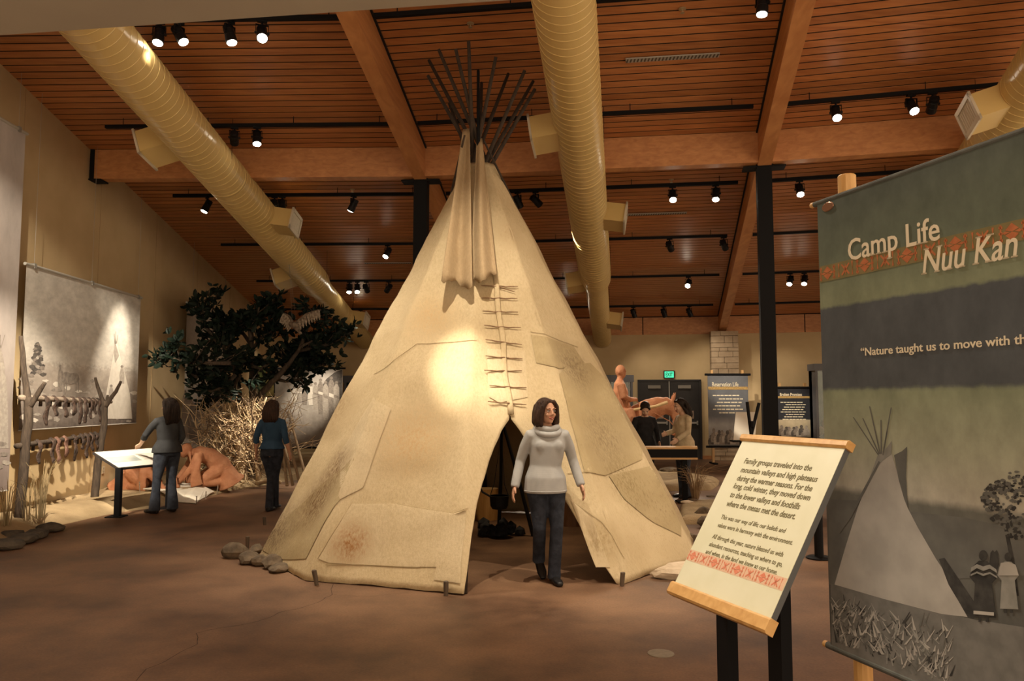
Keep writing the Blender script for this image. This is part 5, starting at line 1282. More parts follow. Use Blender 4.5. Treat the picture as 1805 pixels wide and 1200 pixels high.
# white lit panel with crossed black sticks in front
y = 17.5; q = [aty(x, yy, y) for x, yy in ((1292, 776), (1330, 776), (1341, 727), (1302, 727))]
root = thing('white_panel', 'bright white tilted panel behind the crossed black sticks', 'panel', V((q[0].x, y, 0)))
q[2].y += .25; q[3].y += .25; nn = (q[1] - q[0]).cross(q[3] - q[0]).normalized()
mb = MB(); mb.slab(q, nn, .03); mb.build('sheet', mat('white_sheet', (.80, .76, .66), rough=.5), root)
mb = MB(); c = (q[0] + q[1]) / 2; mb.box((c.x, c.y + .2, c.z / 2), (.06, .06, c.z)); mb.box((c.x, c.y + .1, c.z - .02), (.5, .3, .03)); mb.build('stand', BLACK, root)
y = 11.3
root = thing('crossed_sticks', 'two crossed black sticks standing behind the text panel', 'sticks', onz(1318, 900))
for (a, b) in (((1340, 880), (1317, 708)), ((1290, 880), (1338, 710))):
    mb = MB(); pa_, pb2 = aty(*a, y), aty(*b, y); pa_.z = 0.0
    mb.tube([pa_, pa_.lerp(pb2, .5), pb2], [.022, .022, .024], 8); mb.build('stick', BLACK, root)
mb = MB(); mb.tube([aty(1326, 752, y - .03), aty(1326, 742, y - .03)], [.04, .04], 8); mb.build('lashing', BLACK, root)
# low sandy beds on the right
def bed(poly, h, label, n=4):
    c = sum((V(p) for p in poly), V()) / len(poly); dn = []
    for a, b in zip(poly, poly[1:] + poly[:1]):
        for j in range(10): p = V(a).lerp(V(b), j / 10); dn.append(p + V((.10 * nz(p, .9), .10 * nz(p + V((5, 5, 0)), .9), 0)))
    mb = MB(); rr = []
    for s, zz in ((1, -.01), (.97, h * .45), (.93, h * .8), (.86, h), (.6, h), (.3, h), (.02, h)):
        row = [c + (p - c) * s for p in dn + dn[:1]]
        rr.append([V((p.x, p.y, max(-.01, zz + (.03 * nz(p, 1.4) + .008 * nz(p, 5) if zz > 0 else 0)))) for p in row])
    mb.grid(rr); return tag(mb.build('sand_bed', SAND, smooth=True), label, 'sand', kind='stuff')
bed([(2.2, 10.4, 0), (3.4, 10.4, 0), (3.55, 11.5, 0), (3.5, 12.3, 0), (2.9, 12.35, 0), (2.5, 11.8, 0)], .10, 'low sandy bed right of the tipi in front of the two women')
bed([(1.2, 14.0, 0), (3.6, 14.3, 0), (4.2, 16.0, 0), (3.6, 17.2, 0), (.2, 17.2, 0), (-.2, 15, 0)], .13, 'sandy bed under the horse and rider')
p = onz(1225, 880, .1); tuft(p, 80, .62, .7, 'bent dry grass tuft between the text panel and the woman in cream', 21, bend=1.0, material=mat('brown_grass', (.20, .12, .06), (.34, .23, .12), scale=9, rough=.9))
for k, (px, py, z, w, lab) in enumerate(((1212, 887, .1, .10, 'flat pale stone on the sandy bed at the grass tuft'), (1222, 882, .1, .07, 'small stone beside the flat one on the sandy bed'), (1252, 876, .1, .07, 'round dark stone on the sandy bed near the text panel'), (1180, 832, .1, .25, 'long low stone in the sand beyond the reading counter'), (1240, 915, 0, .13, 'dark square stone at the foot of the right sandy bed'))):
    p = onz(px, py, z); rock((p.x, p.y, 0), (w, w * .7, w * .28 if k != 4 else .1), 90 + k, STONE if k != 0 else STONEP, 'bed_stone', lab, 'stones on the right sandy bed', z0=z)
# reading counter in front of two women
cy_ = 12.55; a = aty(1102, 790, cy_); b = aty(1229, 788, cy_); zt = b.z
root = thing('reading_counter', 'low dark reading counter with a wooden edge in front of two women', 'counter', V(((a.x + b.x) / 2, cy_, 0)))
EDW = wood('oak_edge', (.55, .30, .10), (.70, .43, .17), scale=3, stretch=(1, 9, 9), rough=.4)
mb = MB(); mb.hexa([V((a.x, cy_ - .02, zt - .03)), V((b.x, cy_ - .02, zt - .03)), V((b.x, cy_ + .02, zt)), V((a.x, cy_ + .02, zt))] + [V((a.x, cy_ - .02, zt)), V((b.x, cy_ - .02, zt)), V((b.x, cy_ + .02, zt + .02)), V((a.x, cy_ + .02, zt + .02))]); mb.build('top_edge', EDW, root)
lowz = zt - .17; q = [V((a.x, cy_, zt)), V((b.x, cy_, zt)), V((b.x + .02, cy_ + .52, zt - .18)), V((a.x, cy_ + .52, zt - .18))]
mb = MB(); mb.slab(q, V((0, 0, -1)), .03); mb.build('panel', mat('counter_print', (.30, .27, .22), (.36, .33, .27), scale=5, rough=.5), root)
mb = MB(); mb.hexa([V((a.x, cy_ + .0, lowz)), V((b.x, cy_ + .0, lowz)), V((b.x, cy_ + .03, lowz)), V((a.x, cy_ + .03, lowz)), V((a.x, cy_, zt - .03)), V((b.x, cy_, zt - .03)), V((b.x, cy_ + .03, zt - .03)), V((a.x, cy_ + .03, zt - .03))]); mb.build('apron', BLACK, root)
mb = MB(); mb.bar(V((a.x, cy_, lowz - .01)), V((b.x, cy_, lowz - .01)), .05, .03); mb.build('lower_edge', EDW, root)
for px in (1130, 1206):
    p = aty(px, 800, cy_ + .12); mb = MB(); mb.box((p.x, cy_ + .12, (zt - .05) / 2), (.075, .075, zt - .08)); mb.build('leg', BLACK, root); mb = MB(); mb.box((p.x, cy_ + .12, .01), (.25, .3, .02)); mb.build('foot_plate', BLACK, root)

# ---- terracotta horse and rider
HB = V((aty(1097, 700, 15).x - .02, 15.0, .12)); hr = thing('horse_and_rider', 'life-size terracotta sculpture of a rider on a horse', 'sculpture', HB)
def h(x, y_, z): return HB + V((x, y_, z))
mb = MB(); SY = (0, 1, 0)
def zpx(py): return aty(1100, py, 15).z - HB.z
def xpx(px): return aty(px, 700, 15).x - HB.x
mb.tube([h(-1.05, 0, 1.05), h(-.95, 0, 1.10), h(-.7, 0, 1.05), h(-.3, 0, .96), h(.1, 0, .95), h(.38, 0, 1.0), h(.52, 0, 1.04)], [(.12, .14), (.24, .26), (.28, .30), (.28, .30), (.27, .31), (.23, .29), (.12, .18)], 18, side=SY)
neck = [(1115, 748), (1130, 733), (1146, 722), (1162, 716), (1176, 716), (1186, 722)]; nr = [(.17, .30), (.15, .26), (.13, .22), (.115, .19), (.10, .16), (.09, .13)]
mb.tube([h(xpx(x), 0, zpx(y_)) for x, y_ in neck], nr, 16, side=SY)
head = [(1180, 714), (1188, 722), (1194, 738), (1193, 752), (1189, 762), (1186, 768)]; hrr = [(.085, .09), (.095, .125), (.08, .105), (.065, .085), (.06, .07), (.045, .05)]
mb.tube([h(xpx(x), 0, zpx(y_)) for x, y_ in head], hrr, 14, side=SY)
for s in (-1, 1):
    mb.tube([h(xpx(1183), s * .06, zpx(712)), h(xpx(1187), s * .07, zpx(700)), h(xpx(1191), s * .07, zpx(689))], [.03, .032, .008], 8)
    # fore and hind legs
    mb.tube([h(.36, s * .14, .92), h(.38, s * .14, .66), h(.36, s * .14, .46), h(.37, s * .14, .42), h(.36, s * .14, .14), h(.40, s * .14, .05), h(.43, s * .14, -.01)], [.15, .10, .065, .062, .042, .05, .065], 12)
    mb.tube([h(-.82, s * .15, 1.0), h(-.70, s * .16, .72), h(-.90, s * .15, .50), h(-.92, s * .15, .46), h(-.84, s * .15, .16), h(-.80, s * .15, .05), h(-.77, s * .15, -.01)], [.21, .15, .075, .07, .045, .05, .065], 12)
mb.tube([h(-1.08, 0, 1.2), h(-1.2, 0, 1.05), h(-1.24, 0, .7), h(-1.22, 0, .45)], [.05, .07, .07, .02], 10)
for k in range(6): mb.ball(h(xpx(1124 + 10 * k), 0, zpx(722 - 5 * k if k < 4 else 704)), (.07, .05, .05), 10, 6)
fused(mb, .018, 5, 'horse', TERRA, hr)
mb = MB()                                        # the rider
rx = lambda px: xpx(px)
mb.tube([h(rx(1098), 0, zpx(738)), h(rx(1098), 0, zpx(722)), h(rx(1095), 0, zpx(705)), h(rx(1094), 0, zpx(690)), h(rx(1092), 0, zpx(675)), h(rx(1093), 0, zpx(669))], [(.22, .17), (.23, .17), (.185, .135), (.205, .145), (.15, .10), (.065, .065)], 16, side=SY)
mb.tube([h(rx(1093), 0, zpx(671)), h(rx(1094), 0, zpx(662))], [.062, .06], 12)
mb.ball(h(rx(1094), 0, zpx(654)), (.10, .082, .125), 16, 12); mb.ball(h(rx(1097), 0, zpx(660)), (.075, .062, .075), 12, 8); mb.ball(h(rx(1102.4), 0, zpx(655.5)), (.022, .016, .022), 8, 6); mb.tube([h(rx(1102), 0, zpx(651)), h(rx(1103.6), 0, zpx(655.5))], [.012, .016], 6)
for s in (-1, 1):
    mb.ball(h(rx(1091), s * .085, zpx(656)), (.02, .014, .034), 8, 6)
    mb.tube([h(rx(1093), s * .19, zpx(678)), h(rx(1096), s * .25, zpx(700)), h(rx(1108), s * .16, zpx(704)), h(rx(1117), s * .05, zpx(704))], [.085, .07, .055, .04], 12)
    mb.ball(h(rx(1119), s * .04, zpx(704)), (.055, .04, .04), 10, 8)
    mb.tube([h(rx(1098), s * .14, zpx(732)), h(rx(1106), s * .33, zpx(728)), h(rx(1107), s * .36, zpx(735)), h(rx(1105), s * .36, zpx(752)), h(rx(1103), s * .36, zpx(764))], [.13, .11, .085, .065, .048], 12)
    mb.tube([h(rx(1102), s * .36, zpx(765)), h(rx(1106), s * .37, zpx(769)), h(rx(1112), s * .38, zpx(771))], [.045, .04, .022], 10)
    mb.tube([h(rx(1094), s * .20, zpx(728)), h(rx(1098), s * .30, zpx(732)), h(rx(1100), s * .35, zpx(742))], [(.10, .10), (.10, .09), (.06, .07)], 10)
fused(mb, .014, 4, 'rider', TERRA, hr)
mb = MB()
for k in range(7): mb.tube([h(rx(1088 + 2 * k), -.16 - .01 * k, zpx(690)), h(rx(1090 + 2.3 * k), -.19 - .008 * k, zpx(712)), h(rx(1088 + 3.0 * k), -.2, zpx(734))], [.006, .012, .008], 6)
mb.build('robe_folds', TERRA, hr, smooth=True)
mb = MB(); mb.tube([h(rx(1112), -.30, zpx(722)), h(rx(1150), -.30, zpx(716)), h(rx(1171), -.30, zpx(709))], [.028, .03, .034], 10); mb.build('carried_roll', mat('pale_roll', (.62, .42, .20), (.72, .52, .27), scale=6, rough=.6), hr)
mb = MB(); mb.tube([h(rx(1119), 0, zpx(704)), h(rx(1140), -.12, zpx(722)), h(rx(1178), -.10, zpx(742)), h(rx(1190), -.07, zpx(756))], .009, 6); mb.build('rein', TERRA, hr)

# ================================================================ FRONT TEXT PANEL
TL, TRr, BR_, BL_ = V((1.035, 3.527, 1.443)), V((1.257, 2.969, 1.443)), V((.926, 2.806, .849)), V((.704, 3.362, .849))
U = (TRr - TL).normalized(); Wd = (BL_ - TL).normalized(); Wd = (Wd - U * U.dot(Wd)).normalized(); NS = U.cross(Wd).normalized()
if NS.z < 0: NS = -NS
PW, PH = .60, (BL_ - TL).length; c0 = TL
def sp(u, w, l=0.0): return c0 + U * u + Wd * w + NS * l
sign = thing('text_panel', 'slanted cream text panel with wooden edges on two black posts', 'sign', V(((TL.x + BR_.x) / 2 + .05, (TL.y + BR_.y) / 2, 0)))
CREAM = mat('cream_print', (.66, .65, .47), (.71, .70, .53), scale=7, rough=.5)
mb = MB(); mb.slab([sp(0, 0, -.028), sp(PW, 0, -.028), sp(PW, PH, -.028), sp(0, PH, -.028)], NS, .026); mb.build('backing', mat('slate_edge', (.10, .105, .11), rough=.5), sign)
mb = MB(); mb.slab([sp(0, 0, -.002), sp(PW, 0, -.002), sp(PW, PH, -.002), sp(0, PH, -.002)], NS, .002); mb.build('print_sheet', CREAM, sign)
for w0, w1, nm in ((-.03, .004, 'top_edge'), (PH - .004, PH + .052, 'bottom_edge')):
    mb = MB(); r_ = []
    pr = [(w0, -.03), (w0, .004), (w0 + .008, .012), (w1 - .008, .012), (w1, .004), (w1, -.03)]
    k = len(pr); vs = [sp(u, w, l) for u in (-.012, PW + .012) for w, l in pr]
    mb.add(vs, [tuple(range(k)), tuple(range(2 * k - 1, k - 1, -1))] + [(i, k + i, k + (i + 1) % k, (i + 1) % k) for i in range(k)]); mb.build(nm, EDW, sign)
for u in (.14, .46):
    t_ = sp(u, PH * .80, -.05); mb = MB(); mb.box((t_.x + .04, t_.y + .02, (t_.z + .02) / 2), (.05, .075, t_.z + .02), Matrix.Rotation(math.atan2(U.y, U.x) + R(90), 3, 'Z')); mb.build('post', BLACK, sign)
    e_ = sp(u, PH * .25, -.04); mb = MB(); mb.bar(sp(u, PH * .12, -.04), sp(u, PH * .9, -.04), .05, .03, up=NS); mb.build('bracket', BLACK, sign)
    mb = MB(); mb.box((t_.x + .04, t_.y + .02, .01), (.3, .3, .02)); mb.build('base_plate', BLACK, sign)
OLIVE = mat('olive_ink', (.15, .13, .055), rough=.7)
def px_sheet(px, py): 
    p = onplane(px, py, c0, NS); d = p - c0; return d.dot(U), d.dot(Wd)
def line(body, x0, y0, x1, y1, hgt, shear, bold):
    u0, w0 = px_sheet(x0, y0); u1, w1 = px_sheet(x1, y1); wm = (w0 + w1) / 2
    text_mesh(body, hgt, sp(u0, wm, 0), U, -Wd, 'printed_line', OLIVE, sign, width=(u1 - u0), lift=.0005, bold=bold, thick=.0004, shear=shear)
T1 = [('Family groups traveled into the', 1310, 817, 1430, 829), ('mountain valleys and high plateaus', 1304, 833, 1440, 848), ('during the warmer seasons. For the', 1297, 848, 1431, 864), ('long, cold winter, they moved down', 1291, 861, 1427, 881), ('to the lower valleys and foothills', 1285, 877, 1409, 896), ('where the mesas met the desert.', 1279, 892, 1401, 914)]
for b_, x0, y0, x1, y1 in T1: line(b_, x0, y0, x1, y1, .037, .12, .0006)
T2 = [('This was our way of life; our beliefs and', 1269, 915, 1384, 938), ('values were in harmony with the environment.', 1263, 930, 1397, 958), ('All through the year, nature blessed us with', 1254, 950, 1380, 979), ('abundant resources, teaching us where to go,', 1248, 964, 1379, 996), ('and when, in the land we knew as our home.', 1242, 977, 1370, 1010)]
for b_, x0, y0, x1, y1 in T2: line(b_, x0, y0, x1, y1, .028, .1, .0002)
CORAL = mat('coral_ink', (.62, .19, .10), (.68, .25, .15), scale=60, rough=.7); CORALB = mat('coral_band', (.66, .44, .30), rough=.7)
def motif(mb, o, x, y_, n, hgt, kind, lift):
    def pt(a, b): return o + x * (a * hgt) + y_ * (b * hgt)
    def poly(ps): mb.slab([pt(a, b) + n * lift for a, b in ps], n, .0006)
    if kind == 0:
        poly([(.5, .5), (.15, .62), (.5, .92), (.85, .62)]); poly([(.5, .5), (.15, .38), (.5, .08), (.85, .38)]); poly([(.02, .5), (.12, .42), (.40, .5), (.12, .58)]); poly([(.98, .5), (.88, .42), (.60, .5), (.88, .58)])
        for a in (-.12, 1.04): poly([(a, .08), (a + .08, .08), (a + .08, .92), (a, .92)]); [poly([(a - .06, b), (a + .14, b), (a + .14, b + .12), (a - .06, b + .12)]) for b in (.12, .45, .74)]
    else:
        poly([(.5, .85), (.42, .5), (.5, .15), (.58, .5)]); poly([(.15, .78), (.47, .44), (.53, .56), (.22, .86)]); poly([(.85, .78), (.53, .44), (.47, .56), (.78, .86)]); poly([(.15, .22), (.47, .56), (.53, .44), (.22, .14)]); poly([(.85, .22), (.53, .56), (.47, .44), (.78, .14)])
        for a in (-.12, 1.0): poly([(a, .1), (a + .12, .1), (a + .06, .5)]); poly([(a, .9), (a + .12, .9), (a + .06, .5)])
ub0, wb0 = px_sheet(1216, 988); ub1, wb1 = px_sheet(1205, 1008)
wa, wb = PH * .775, PH * .845; hb = wb - wa
mb = MB(); mb.slab([sp(.002, wa, .0002), sp(PW - .002, wa, .0002), sp(PW - .002, wb, .0002), sp(.002, wb, .0002)], NS, .0004); mb.build('pattern_band', CORALB, sign)
mb = MB(); k = 0; u = .012
while u < PW - .06:
    motif(mb, sp(u, wb), U, -Wd, NS, hb, k % 2, .0009); u += hb * 1.5; k += 1
mb.build('pattern', CORAL, sign)

# ================================================================ GREEN BANNER
LB = aty(1451, 706, 3.65); XB = V((.308, -.951, 0)).normalized(); NBn = V((XB.y, -XB.x, 0)); NBn = NBn if NBn.x < 0 else -NBn
zt_, zb_ = aty(1440, 358, 3.65).z, aty(1463, 1140, 3.65).z; BWID = 1.30
ban = thing('green_banner', 'tall green cloth banner with a tipi photograph and cream title', 'banner', V((LB.x + .2, LB.y - .6, 0)))
def bpt(s, z, l=0.0): p = LB + XB * s + NBn * l; return V((p.x, p.y, z))
HB_ = zt_ - zb_
BG = print_material('green_banner_print', [(0, (.075, .078, .073)), (.20, (.105, .105, .098)), (.345, (.14, .14, .125)), (.36, (.42, .40, .34)), (.45, (.33, .345, .265)), (.565, (.23, .265, .185)), (.572, (.085, .095, .108)), (.75, (.085, .095, .108)), (.757, (.215, .245, .165)), (.82, (.17, .20, .14)), (.865, (.125, .15, .115)), (.93, (.105, .125, .10)), (1, (.085, .10, .088))], nscale=10, namt=.20, warp=.012)
cloth(bpt(0, zb_), bpt(BWID, zb_), bpt(BWID, zt_), bpt(0, zt_), .003, NBn, 'printed_cloth', BG, ban, 0.0, 30, 30)
for z_, ex_ in ((zt_, .022), (zb_, .026)):
    mb = MB(); mb.tube([bpt(-.03, z_, -.01), bpt(BWID + .03, z_, -.01)], ex_ * .62, 14); rd = mb.build('rod', mat('sleeve_cloth', (.07, .075, .07), (.10, .105, .095), scale=14, rough=.8), ban)
    mb = MB(); mb.tube([bpt(-.055, z_, -.01), bpt(-.05, z_, -.01), bpt(-.028, z_, -.01)], [ex_ * .45, ex_ * .6, ex_ * .6], 14); mb.build('rod_end', EDW, rd)
for s in (.115, 1.12):
    mb = MB(); p = bpt(s, 0, -.075); mb.tube([V((p.x, p.y, 0)), V((p.x, p.y, zt_ + .105)), V((p.x, p.y, zt_ + .11))], [.040, .040, .036], 12); mb.build('post', wood('round_post', (.52, .28, .09), (.68, .42, .16), scale=3, stretch=(8, 8, 1)), ban)
    mb = MB(); mb.box((p.x, p.y, .012), (.4, .4, .024), Matrix.Rotation(.3, 3, 'Z')); mb.build('base_plate', BLACK, ban)
mb = MB(); mb.tube([bpt(.075, zt_ - .035, .003), bpt(.075, zt_ - .035, .006)], [(.04, .022), (.036, .018)], 20, side=XB); mb.build('eyelet', mat('eyelet_copper', (.30, .16, .10), rough=.35, metal=.6), ban)
GP = (NBn, LB)
def bpr(pts, material, lift, name): return printed(ban, pts, GP, material, lift, name)
def bl_(px, py): p = onplane(px, py, LB, NBn); return (p - LB).dot(XB), p.z
# orange pattern band
z0 = bl_(1447, 498)[1]; z1 = bl_(1446, 470)[1]; hb = z1 - z0
mb = MB(); mb.slab([bpt(.005, z0, .001), bpt(BWID, z0, .001), bpt(BWID, z1, .001), bpt(.005, z1, .001)], NBn, .0006); mb.build('pattern_band', mat('olive_band', (.17, .145, .06), (.22, .17, .07), scale=20, rough=.8), ban)
ORG_I = mat('orange_ink', (.40, .125, .045), (.48, .16, .06), scale=40, rough=.8)
mb = MB(); s = .02; k = 0
while s < BWID - .06: motif(mb, bpt(s, z0), XB, V((0, 0, 1)), NBn, hb, k % 2, .002); s += hb * 1.55; k += 1
mb.build('pattern', ORG_I, ban)
CRI = mat('banner_cream_ink', (.74, .66, .50), rough=.8)
def btext(body, x0, y0, x1, y1, size, **kw):
    s0, za = bl_(x0, y0); s1, zb2 = bl_(x1, y1); text_mesh(body, size, bpt(s0, za, .0), XB, (0, 0, 1), 'title' if size > .06 else 'quote', CRI, ban, width=s1 - s0, lift=.003, **kw)
def serif_text(body, x0, y0, x1, y1, size, shear):
    """letters with slab feet: heavier strokes plus short bars at the stem ends"""
    s0, za = bl_(x0, y0); s1, _ = bl_(x1, y1)
    o = text_mesh(body, size, bpt(s0, za, 0), XB, (0, 0, 1), 'title', CRI, ban, width=s1 - s0, lift=.003, bold=.0014, shear=shear, serif=.0075)
    return s0, za, s1
s0, za, s1 = serif_text('Camp Life', 1495, 460, 1658, 425, .135, 0)
serif_text('Nuu Kan', 1625, 484, 1796, 455, .145, .22)
btext('\u201cNature taught us to move with the seasons', 1518, 627, 1921, 600, .048, bold=.0006)
# the photograph on the lower half
G1 = mat('photo_hill', (.10, .10, .095), (.135, .135, .125), scale=10, rough=.8); G2 = mat('photo_hide', (.42, .40, .37), (.33, .315, .29), scale=7, rough=.8); G3 = mat('photo_ground', (.12, .118, .11), (.17, .165, .155), scale=14, rough=.8)
G4 = mat('photo_black', (.02, .02, .02), (.05, .048, .045), scale=22, rough=.8); G5 = mat('photo_grey', (.20, .20, .185), (.27, .265, .245), scale=20, rough=.8); G6 = mat('photo_bush', (.05, .052, .05), (.25, .25, .24), scale=55, rough=.8, lo=.42, hi=.66)
bpr([(1461, 880), (1520, 882), (1600, 901), (1700, 912), (1760, 925), (1900, 950), (1900, 1010), (1461, 1030)], G1, .002, 'printed_hill')
bpr([(1464, 1028), (1560, 1050), (1660, 1078), (1720, 1092), (1900, 1120), (1900, 1262), (1700, 1228), (1600, 1198), (1466, 1140)], G3, .003, 'printed_ground')
bpr([(1471, 1030), (1490, 965), (1512, 895), (1535, 835), (1556, 812), (1572, 800), (1600, 895), (1618, 930), (1650, 985), (1690, 1045), (1712, 1088), (1660, 1082), (1560, 1056)], G2, .004, 'printed_tent')
bpr([(1548, 800), (1562, 790), (1572, 777), (1571, 800), (1556, 812), (1540, 828), (1530, 850)], G5, .005, 'printed_tent_top'); bpr([(1576, 802), (1590, 795), (1599, 787), (1597, 840), (1600, 895), (1594, 880), (1584, 845)], G1, .005, 'printed_smoke_flap')
for (a, b) in (((1503, 735), (1548, 802)), ((1520, 737), (1549, 800)), ((1532, 716), (1551, 800)), ((1552, 740), (1553, 800)), ((1570, 718), (1556, 800)), ((1563, 760), (1556, 802))):
    bpr([(a[0], a[1]), (a[0] + 1.8, a[1]), (b[0] + 1.6, b[1]), (b[0] - .6, b[1])], G1, .0055, 'printed_pole')
bpr([(1552, 815), (1500, 912), (1480, 940), (1478, 938), (1497, 908), (1549, 812)], G1, .0052, 'printed_rope')
bpr([(1655, 985), (1665, 983), (1690, 1020), (1718, 1062), (1716, 1090), (1706, 1088), (1690, 1060), (1672, 1030)], G4, .005, 'printed_doorway')
rt = random.Random(3)
def many(polys, material, lift, name):            # print too fine to pick apart
    mb = MB(); n, p0 = GP
    for k, pts in enumerate(polys): mb.slab([onplane(x, y_, p0 + n * (lift + .000004 * k), n) for x, y_ in pts], n, .0002)
    mb.build(name, material, ban, kind='stuff')
lv = [[], []]
for k in range(330):                             # tree crown of many leaf clumps
    cx_, cy2, rx_, ry_ = ((1745, 880, 15, 20), (1762, 858, 20, 12), (1790, 858, 22, 28), (1770, 908, 24, 20), (1792, 930, 24, 20), (1830, 890, 36, 50))[k % 6]
    a_ = rt.uniform(0, 6.28); q_ = math.sqrt(rt.random()); lv[rt.random() < .45].append(blob(cx_ + rx_ * q_ * math.cos(a_), cy2 + ry_ * q_ * math.sin(a_), rt.uniform(2, 5), rt.uniform(1.8, 3.8), 9, k, .6))
many(lv[0], G1, .0012, 'printed_leaves'); many(lv[1], G4, .0012, 'printed_leaves')
bpr([(1768, 920), (1774, 920), (1788, 985), (1796, 1050), (1787, 1050), (1780, 985)], G4, .003, 'printed_trunk')
def fig(x, yt, yb, w_, body, headm, lift):
    h_ = yb - yt; bpr(disc(x, yt + h_ * .07, h_ * .075, 16, .8), headm, lift + .002, 'printed_head'); bpr([(x - w_ * .3, yt + h_ * .14), (x + w_ * .3, yt + h_ * .15), (x + w_ * .8, yt + h_ * .24), (x + w_, yt + h_ * .38), (x + w_ * .62, yt + h_ * .46), (x + w_ * .95, yb - h_ * .06), (x - w_ * .75, yb - h_ * .07), (x - w_ * .6, yt + h_ * .46), (x - w_, yt + h_ * .37), (x - w_ * .8, yt + h_ * .23)], body, lift, 'printed_figure')
    for q_ in (-.25, .3): bpr([(x + w_ * q_ - 2, yb - h_ * .08), (x + w_ * q_ + 2, yb - h_ * .08), (x + w_ * q_ + 2.4, yb), (x + w_ * q_ - 2.4, yb)], G4, lift - .001, 'printed_foot')
fig(1733, 970, 1096, 24, G4, G4, .010); fig(1777, 974, 1080, 19, G5, G4, .012)
bpr([(1712, 1000), (1722, 994), (1733, 998), (1744, 995), (1756, 1003), (1758, 1010), (1745, 1002), (1733, 1006), (1722, 1001), (1711, 1008)], G5, .016, 'printed_shawl'); bpr([(1711, 1012), (1722, 1007), (1733, 1011), (1745, 1008), (1758, 1016), (1758, 1019), (1745, 1011), (1733, 1015), (1722, 1010), (1711, 1015)], G5, .016, 'printed_shawl')
bpr([(1716, 1076), (1752, 1079), (1752, 1085), (1716, 1082)], G2, .016, 'printed_hem'); bpr([(1764, 992), (1777, 990), (1790, 995), (1796, 1014), (1760, 1014)], G2, .017, 'printed_shirt')
bpr([(1744, 992), (1746, 974), (1750, 969), (1753, 973), (1757, 969), (1760, 976), (1761, 994), (1757, 1006), (1748, 1004)], G4, .006, 'printed_horse')
bs = [[], [], [], []]
for k in range(420):                             # sagebrush, stroke by stroke
    x = 1468 + rt.random() ** 1.3 * 210; y_ = 1062 + (x - 1470) * .25 + rt.random() * 95; a_ = rt.uniform(-.9, .9); l_ = rt.uniform(9, 26); w_ = rt.uniform(1.0, 2.6)
    if onplane(x, y_, LB, NBn).z < zb_ + .03: continue
    bs[k % 4].append([(x - w_, y_), (x + w_, y_), (x + math.sin(a_) * l_ + .4, y_ - math.cos(a_) * l_), (x + math.sin(a_) * l_ - .4, y_ - math.cos(a_) * l_)])
for k in range(4): many(bs[k], (G4, G5, G1, G2)[k], .0015 + .0001 * k, 'printed_bush')
# thin black post with a round foot seen between the two signs
p = onz(1444, 984); root = thing('stand_post', 'thin black post with a round foot behind the text panel', 'post', p)
mb = MB(); mb.tube([p, p + V((0, 0, .012)), p + V((0, 0, .022))], [.13, .13, .11], 24); mb.build('round_foot', BLACK, root)
mb = MB(); mb.cyl(p, p + V((0, 0, 1.0)), .045, 14); mb.build('shaft', BLACK, root); mb = MB(); mb.box(p + V((0, .03, 1.02)), (.4, .3, .03)); mb.build('top_plate', BLACK, root)
# ================================================================ PEOPLE
SKIN = mat('skin', (.50, .27, .17), (.56, .31, .20), scale=9, rough=.55)
SKINP = mat('skin_pale', (.60, .37, .25), (.66, .42, .29), scale=9, rough=.55)
HAIRM = mat('black_hair', (.010, .007, .006), (.035, .022, .015), scale=14, rough=.5, stretch=(6, 6, .7), bump=.6, bscale=30, spec=.2)
HAIRB = mat('brown_hair', (.022, .011, .007), (.06, .03, .018), scale=14, rough=.5, stretch=(6, 6, .7), bump=.6, bscale=30, spec=.2)
def knit(name, c1, c2, freq=120):
    if name in MATS: return MATS[name]
    m, nt, b = nodes_of(name); L = nt.links
    tc = nt.nodes.new('ShaderNodeTexCoord'); wv = nt.nodes.new('ShaderNodeTexWave'); wv.bands_direction = 'Z'; wv.inputs['Scale'].default_value = freq / 6.3; wv.inputs['Distortion'].default_value = 1.5; wv.inputs['Detail'].default_value = 2
    n = nt.nodes.new('ShaderNodeTexNoise'); n.inputs['Scale'].default_value = 7; n.inputs['Detail'].default_value = 6
    L.new(tc.outputs['Object'], wv.inputs['Vector']); L.new(tc.outputs['Object'], n.inputs['Vector'])
    r = nt.nodes.new('ShaderNodeValToRGB'); r.color_ramp.elements[0].position = .3; r.color_ramp.elements[0].color = (*c1, 1); r.color_ramp.elements[1].position = .7; r.color_ramp.elements[1].color = (*c2, 1)
    L.new(n.outputs['Fac'], r.inputs[0]); L.new(r.outputs[0], b.inputs['Base Color']); b.inputs['Roughness'].default_value = .9; b.inputs['Specular IOR Level'].default_value = .15
    bp = nt.nodes.new('ShaderNodeBump'); bp.inputs['Strength'].default_value = .09; bp.inputs['Distance'].default_value = .004; L.new(wv.outputs['Fac'], bp.inputs['Height']); L.new(bp.outputs[0], b.inputs['Normal'])
    MATS[name] = m; return m
DENIM = mat('dark_denim', (.010, .013, .022), (.026, .032, .048), scale=16, rough=.85, bump=.2, bscale=60)
DENIM2 = mat('worn_denim', (.022, .028, .042), (.055, .066, .09), scale=10, rough=.85, bump=.2, bscale=60)
SHOE = mat('black_leather', (.010, .009, .009), rough=.4)
LIP = mat('lip', (.42, .12, .09), rough=.45); EYEW = mat('eye_white', (.75, .72, .68), rough=.25); EYED = mat('iris_dark', (.02, .012, .008), rough=.2); TEETH = mat('teeth', (.80, .76, .68), rough=.3)
